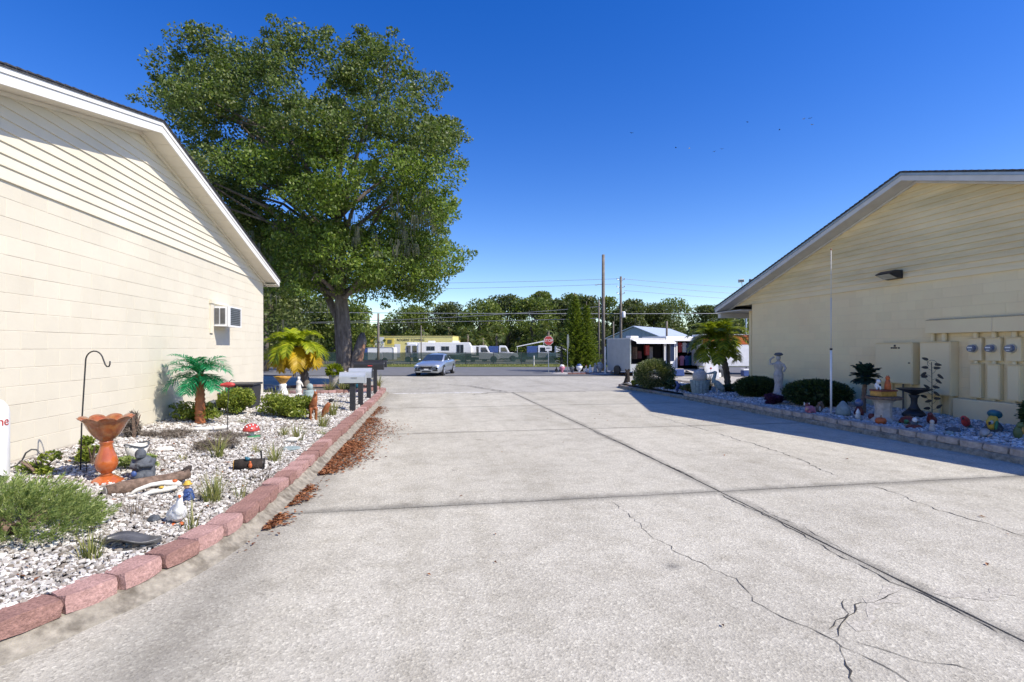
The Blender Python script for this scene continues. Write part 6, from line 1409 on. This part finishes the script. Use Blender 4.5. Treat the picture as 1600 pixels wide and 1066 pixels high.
t = Qt('sandwich_board', 'white sandwich board with a small red mark near the pelican', 'sign board', 12.0, 30.6); part(t, 'board', 'white', MB().add([(-.4,0,0),(.4,0,0),(.34,.18,1.25),(.12,.22,1.45),(-.12,.22,1.45),(-.34,.18,1.25),(-.4,.02,0),(.4,.02,0),(.34,.2,1.25),(.12,.24,1.45),(-.12,.24,1.45),(-.34,.2,1.25)], [(0,1,2,3,4,5),(11,10,9,8,7,6)]))
part(t, 'red_mark', 'red', MB().blob((-.08,.075,.62),(.06,.01,.06),8)); part(t, 'crest', 'verdi', MB().blob((0,.19,1.25),(.14,.02,.13),9)); part(t, 'rear_leg', 'white', MB().box(-.3, .3, .5, .53, 0, .9))
for i, (x, y, mt, lab, s) in enumerate(((10.9,33.6,'blue','heap of blue cloth goods beside the stall',.5),(10.2,34,'skin','beige carton beside the stall',.45),(12.9,33.2,'maroon','dark crate between board and cooler',.4),(13.4,33.0,'blackp','black box left of the corner palm trunk',.5),(13.0,32.3,'white','white tub in front of the rental truck',.28))):
    t = Qt('sale_goods', lab, 'goods', x, y); part(t, 'body', mt, MB().obox((0,0,s*.45),(s*1.4,s,s*.9),rz=.2*i,tap=.92), bevel=.04); part(t, 'top', 'flag' if i % 2 else 'lightstone', MB().obox((0,0,s*.92),(s*1.2,s*.8,.04),rz=.2*i))

# ================================================================ CAR
MT['carpaint'] = pm('silver_car_paint', (.42, .47, .54), .28, .03, 2, 0, metal=.55, coat=1); MT['headlight'] = pm('headlight_glass', (.8, .82, .85), .1, .05, 20, 0, coat=1); MT['tyre'] = pm('tyre', (.018, .018, .018), .8, .2, 20, .1); MT['alloy'] = pm('alloy', (.6, .61, .63), .3, .05, 8, 0, metal=.8)
t = thing('car', 'silver sedan driving in from the street', 'car', Q(-5.30, 35.75, -.222), ROT-R(6.5))
def loft(secs):
    V = []; F = []; n = len(secs[0])
    for s_ in secs: V += s_
    for i in range(len(secs)-1):
        for k in range(n-1): F.append((i*n+k, i*n+k+1, (i+1)*n+k+1, (i+1)*n+k))
    F.append(tuple(range(n))); F.append(tuple(range((len(secs)-1)*n, len(secs)*n))[::-1]); return MB().add(V, F)
def sec(y, w_, zb, zs, cr): 
    h_ = [(0, zb), (w_*.8, zb), (w_*.96, zb+.08), (w_, zb+.25), (w_, zs-.20), (w_*.965, zs-.07), (w_*.86, zs), (w_*.5, zs+cr*.8), (0, zs+cr)]
    return [(x, y, z) for x, z in h_]+[(-x, y, z) for x, z in h_[::-1][1:-1]]+[(h_[0][0], y, h_[0][1])]
S_ = [(-2.46,.66,.34,.62,.01),(-2.42,.80,.24,.68,.02),(-2.25,.885,.2,.735,.04),(-1.9,.92,.19,.80,.06),(-1.4,.93,.19,.88,.07),(-.85,.93,.19,.95,.06),(0,.93,.19,.965,.02),(1.0,.93,.19,.98,.02),(1.7,.925,.2,1.0,.03),(2.15,.89,.24,1.0,.03),(2.42,.80,.32,.96,.02),(2.48,.72,.42,.86,.0)]
body = part(t, 'body', 'carpaint', loft([sec(*a) for a in S_]), smooth=True)
def gsec(y, wb, wr, zr_): 
    h_ = [(wb, .93), (wr*1.06, zr_-.10), (wr, zr_-.03), (wr*.6, zr_), (0, zr_+.015)]
    return [(x, y, z) for x, z in h_]+[(-x, y, z) for x, z in h_[::-1][1:]]
part(t, 'cabin', 'carpaint', loft([gsec(-1.02,.78,.74,.97),gsec(-.1,.80,.62,1.37),gsec(.35,.80,.60,1.44),gsec(1.0,.80,.59,1.41),gsec(1.55,.78,.60,1.24),gsec(2.05,.74,.64,1.0)]), smooth=True)
part(t, 'windscreen', 'glass', MB().add([(-.70,-.99,1.005),(.70,-.99,1.005),(.575,-.16,1.375),(-.575,-.16,1.375)], [(0,1,2,3)]))
part(t, 'rear_window', 'glass', MB().add([(-.62,2.04,1.04),(.62,2.04,1.04),(.55,1.45,1.31),(-.55,1.45,1.31)], [(0,1,2,3)]))
for s_ in (-1, 1):
    for (a, b_, c_, d_) in (((-.72,1.0),(.28,1.0),(.28,1.36),(-.12,1.30)), ((.36,1.0),(1.25,1.02),(1.0,1.32),(.36,1.36))):
        def gx(z): return s_*(.815-(z-.93)*.42)
        part(t, 'side_window', 'glass', MB().add([(gx(q[1]), q[0], q[1]) for q in (a, b_, c_, d_)], [(0,1,2,3)]))
    part(t, 'mirror', 'carpaint', MB().blob((s_*1.0,-.62,1.03),(.10,.07,.07),9), smooth=True)
    part(t, 'headlight', 'headlight', MB().blob((s_*.66,-2.27,.68),(.20,.17,.055),12,rot=(0,0,-s_*.35)), smooth=True)
    part(t, 'fog_intake', 'black', MB().prism([(s_*.38,.33),(s_*.76,.33),(s_*.74,.43),(s_*.45,.41)], -2.475, -2.40, 'y'))
    part(t, 'tail_light', 'red', MB().blob((s_*.7,2.40,.84),(.15,.09,.07),9), smooth=True)
    for y in (-1.42, 1.36):
        part(t, 'wheel_arch', 'black', MB().tube([(s_*.80,y,.34),(s_*.937,y,.34)], .385, 22))
        w_ = part(t, 'wheel', 'tyre', MB().tube([(s_*.72,y,.335),(s_*.75,y,.335),(s_*.93,y,.335),(s_*.955,y,.335)],[.30,.335,.335,.31],22), smooth=True)
        part(w_, 'rim', 'alloy', MB().tube([(s_*.956,y,.335),(s_*.965,y,.335)],[.22,.20],16))
        sp_ = MB()
        for k in range(5): q = 2*math.pi*k/5; sp_.tube([(s_*.972,y,.335),(s_*.97,y+.23*math.cos(q),.335+.23*math.sin(q))],[.035,.03],5)
        part(w_, 'spokes', 'alloy', sp_)
part(t, 'grille', 'black', MB().prism([(-.42,.63),(.42,.63),(.34,.52),(0,.49),(-.34,.52)], -2.485, -2.42, 'y')); part(t, 'grille_bar', 'alloy', MB().prism([(-.43,.665),(.43,.665),(.40,.63),(0,.60),(-.40,.63)], -2.495, -2.44, 'y'))
part(t, 'lower_intake', 'black', MB().box(-.30, .30, -2.475, -2.42, .26, .34)); part(t, 'number_plate', 'white', MB().box(-.15, .15, -2.492, -2.478, .40, .48))
# ================================================================ BIRDS
for i, (u, v, lab) in enumerate(((987,208,'lone dark bird far left in the open sky'),(1056,231,'lower left dark bird in the sky'),(1077,232,'pale bird just right of the lower left bird'),(1116,237,'left bird of the low pair'),(1128,233,'right bird of the low pair'),(1168,191,'highest single dark bird in mid sky'),(1218,203,'dark bird between the pair and the flock'),(1256,186,'left bird of the small high flock'),(1266,185,'top bird of the small high flock'),(1269,195,'lowest bird of the small high flock'))):
    d_ = 110.; p = Q((u-800)/800*d_, d_, 1.65+(543-v)/800*d_); m_ = MB()
    t = thing('bird', lab+' with spread wings', 'bird', p, i*.7, 'birds circling in the sky')
    t.scale = (.62, .62, .62); part(t, 'body', 'black' if i != 2 else 'white', MB().blob((0,0,0),(.09,.32,.09),8))
    for s_ in (-1, 1): part(t, 'wing', 'black' if i not in (2, 7, 9) else 'white', MB().add([(0,-.12,.03),(s_*.35,-.16,.14),(s_*.75,.0,.08),(s_*.35,.12,.12),(0,.15,.03)], [(0,1,2,3,4)]))
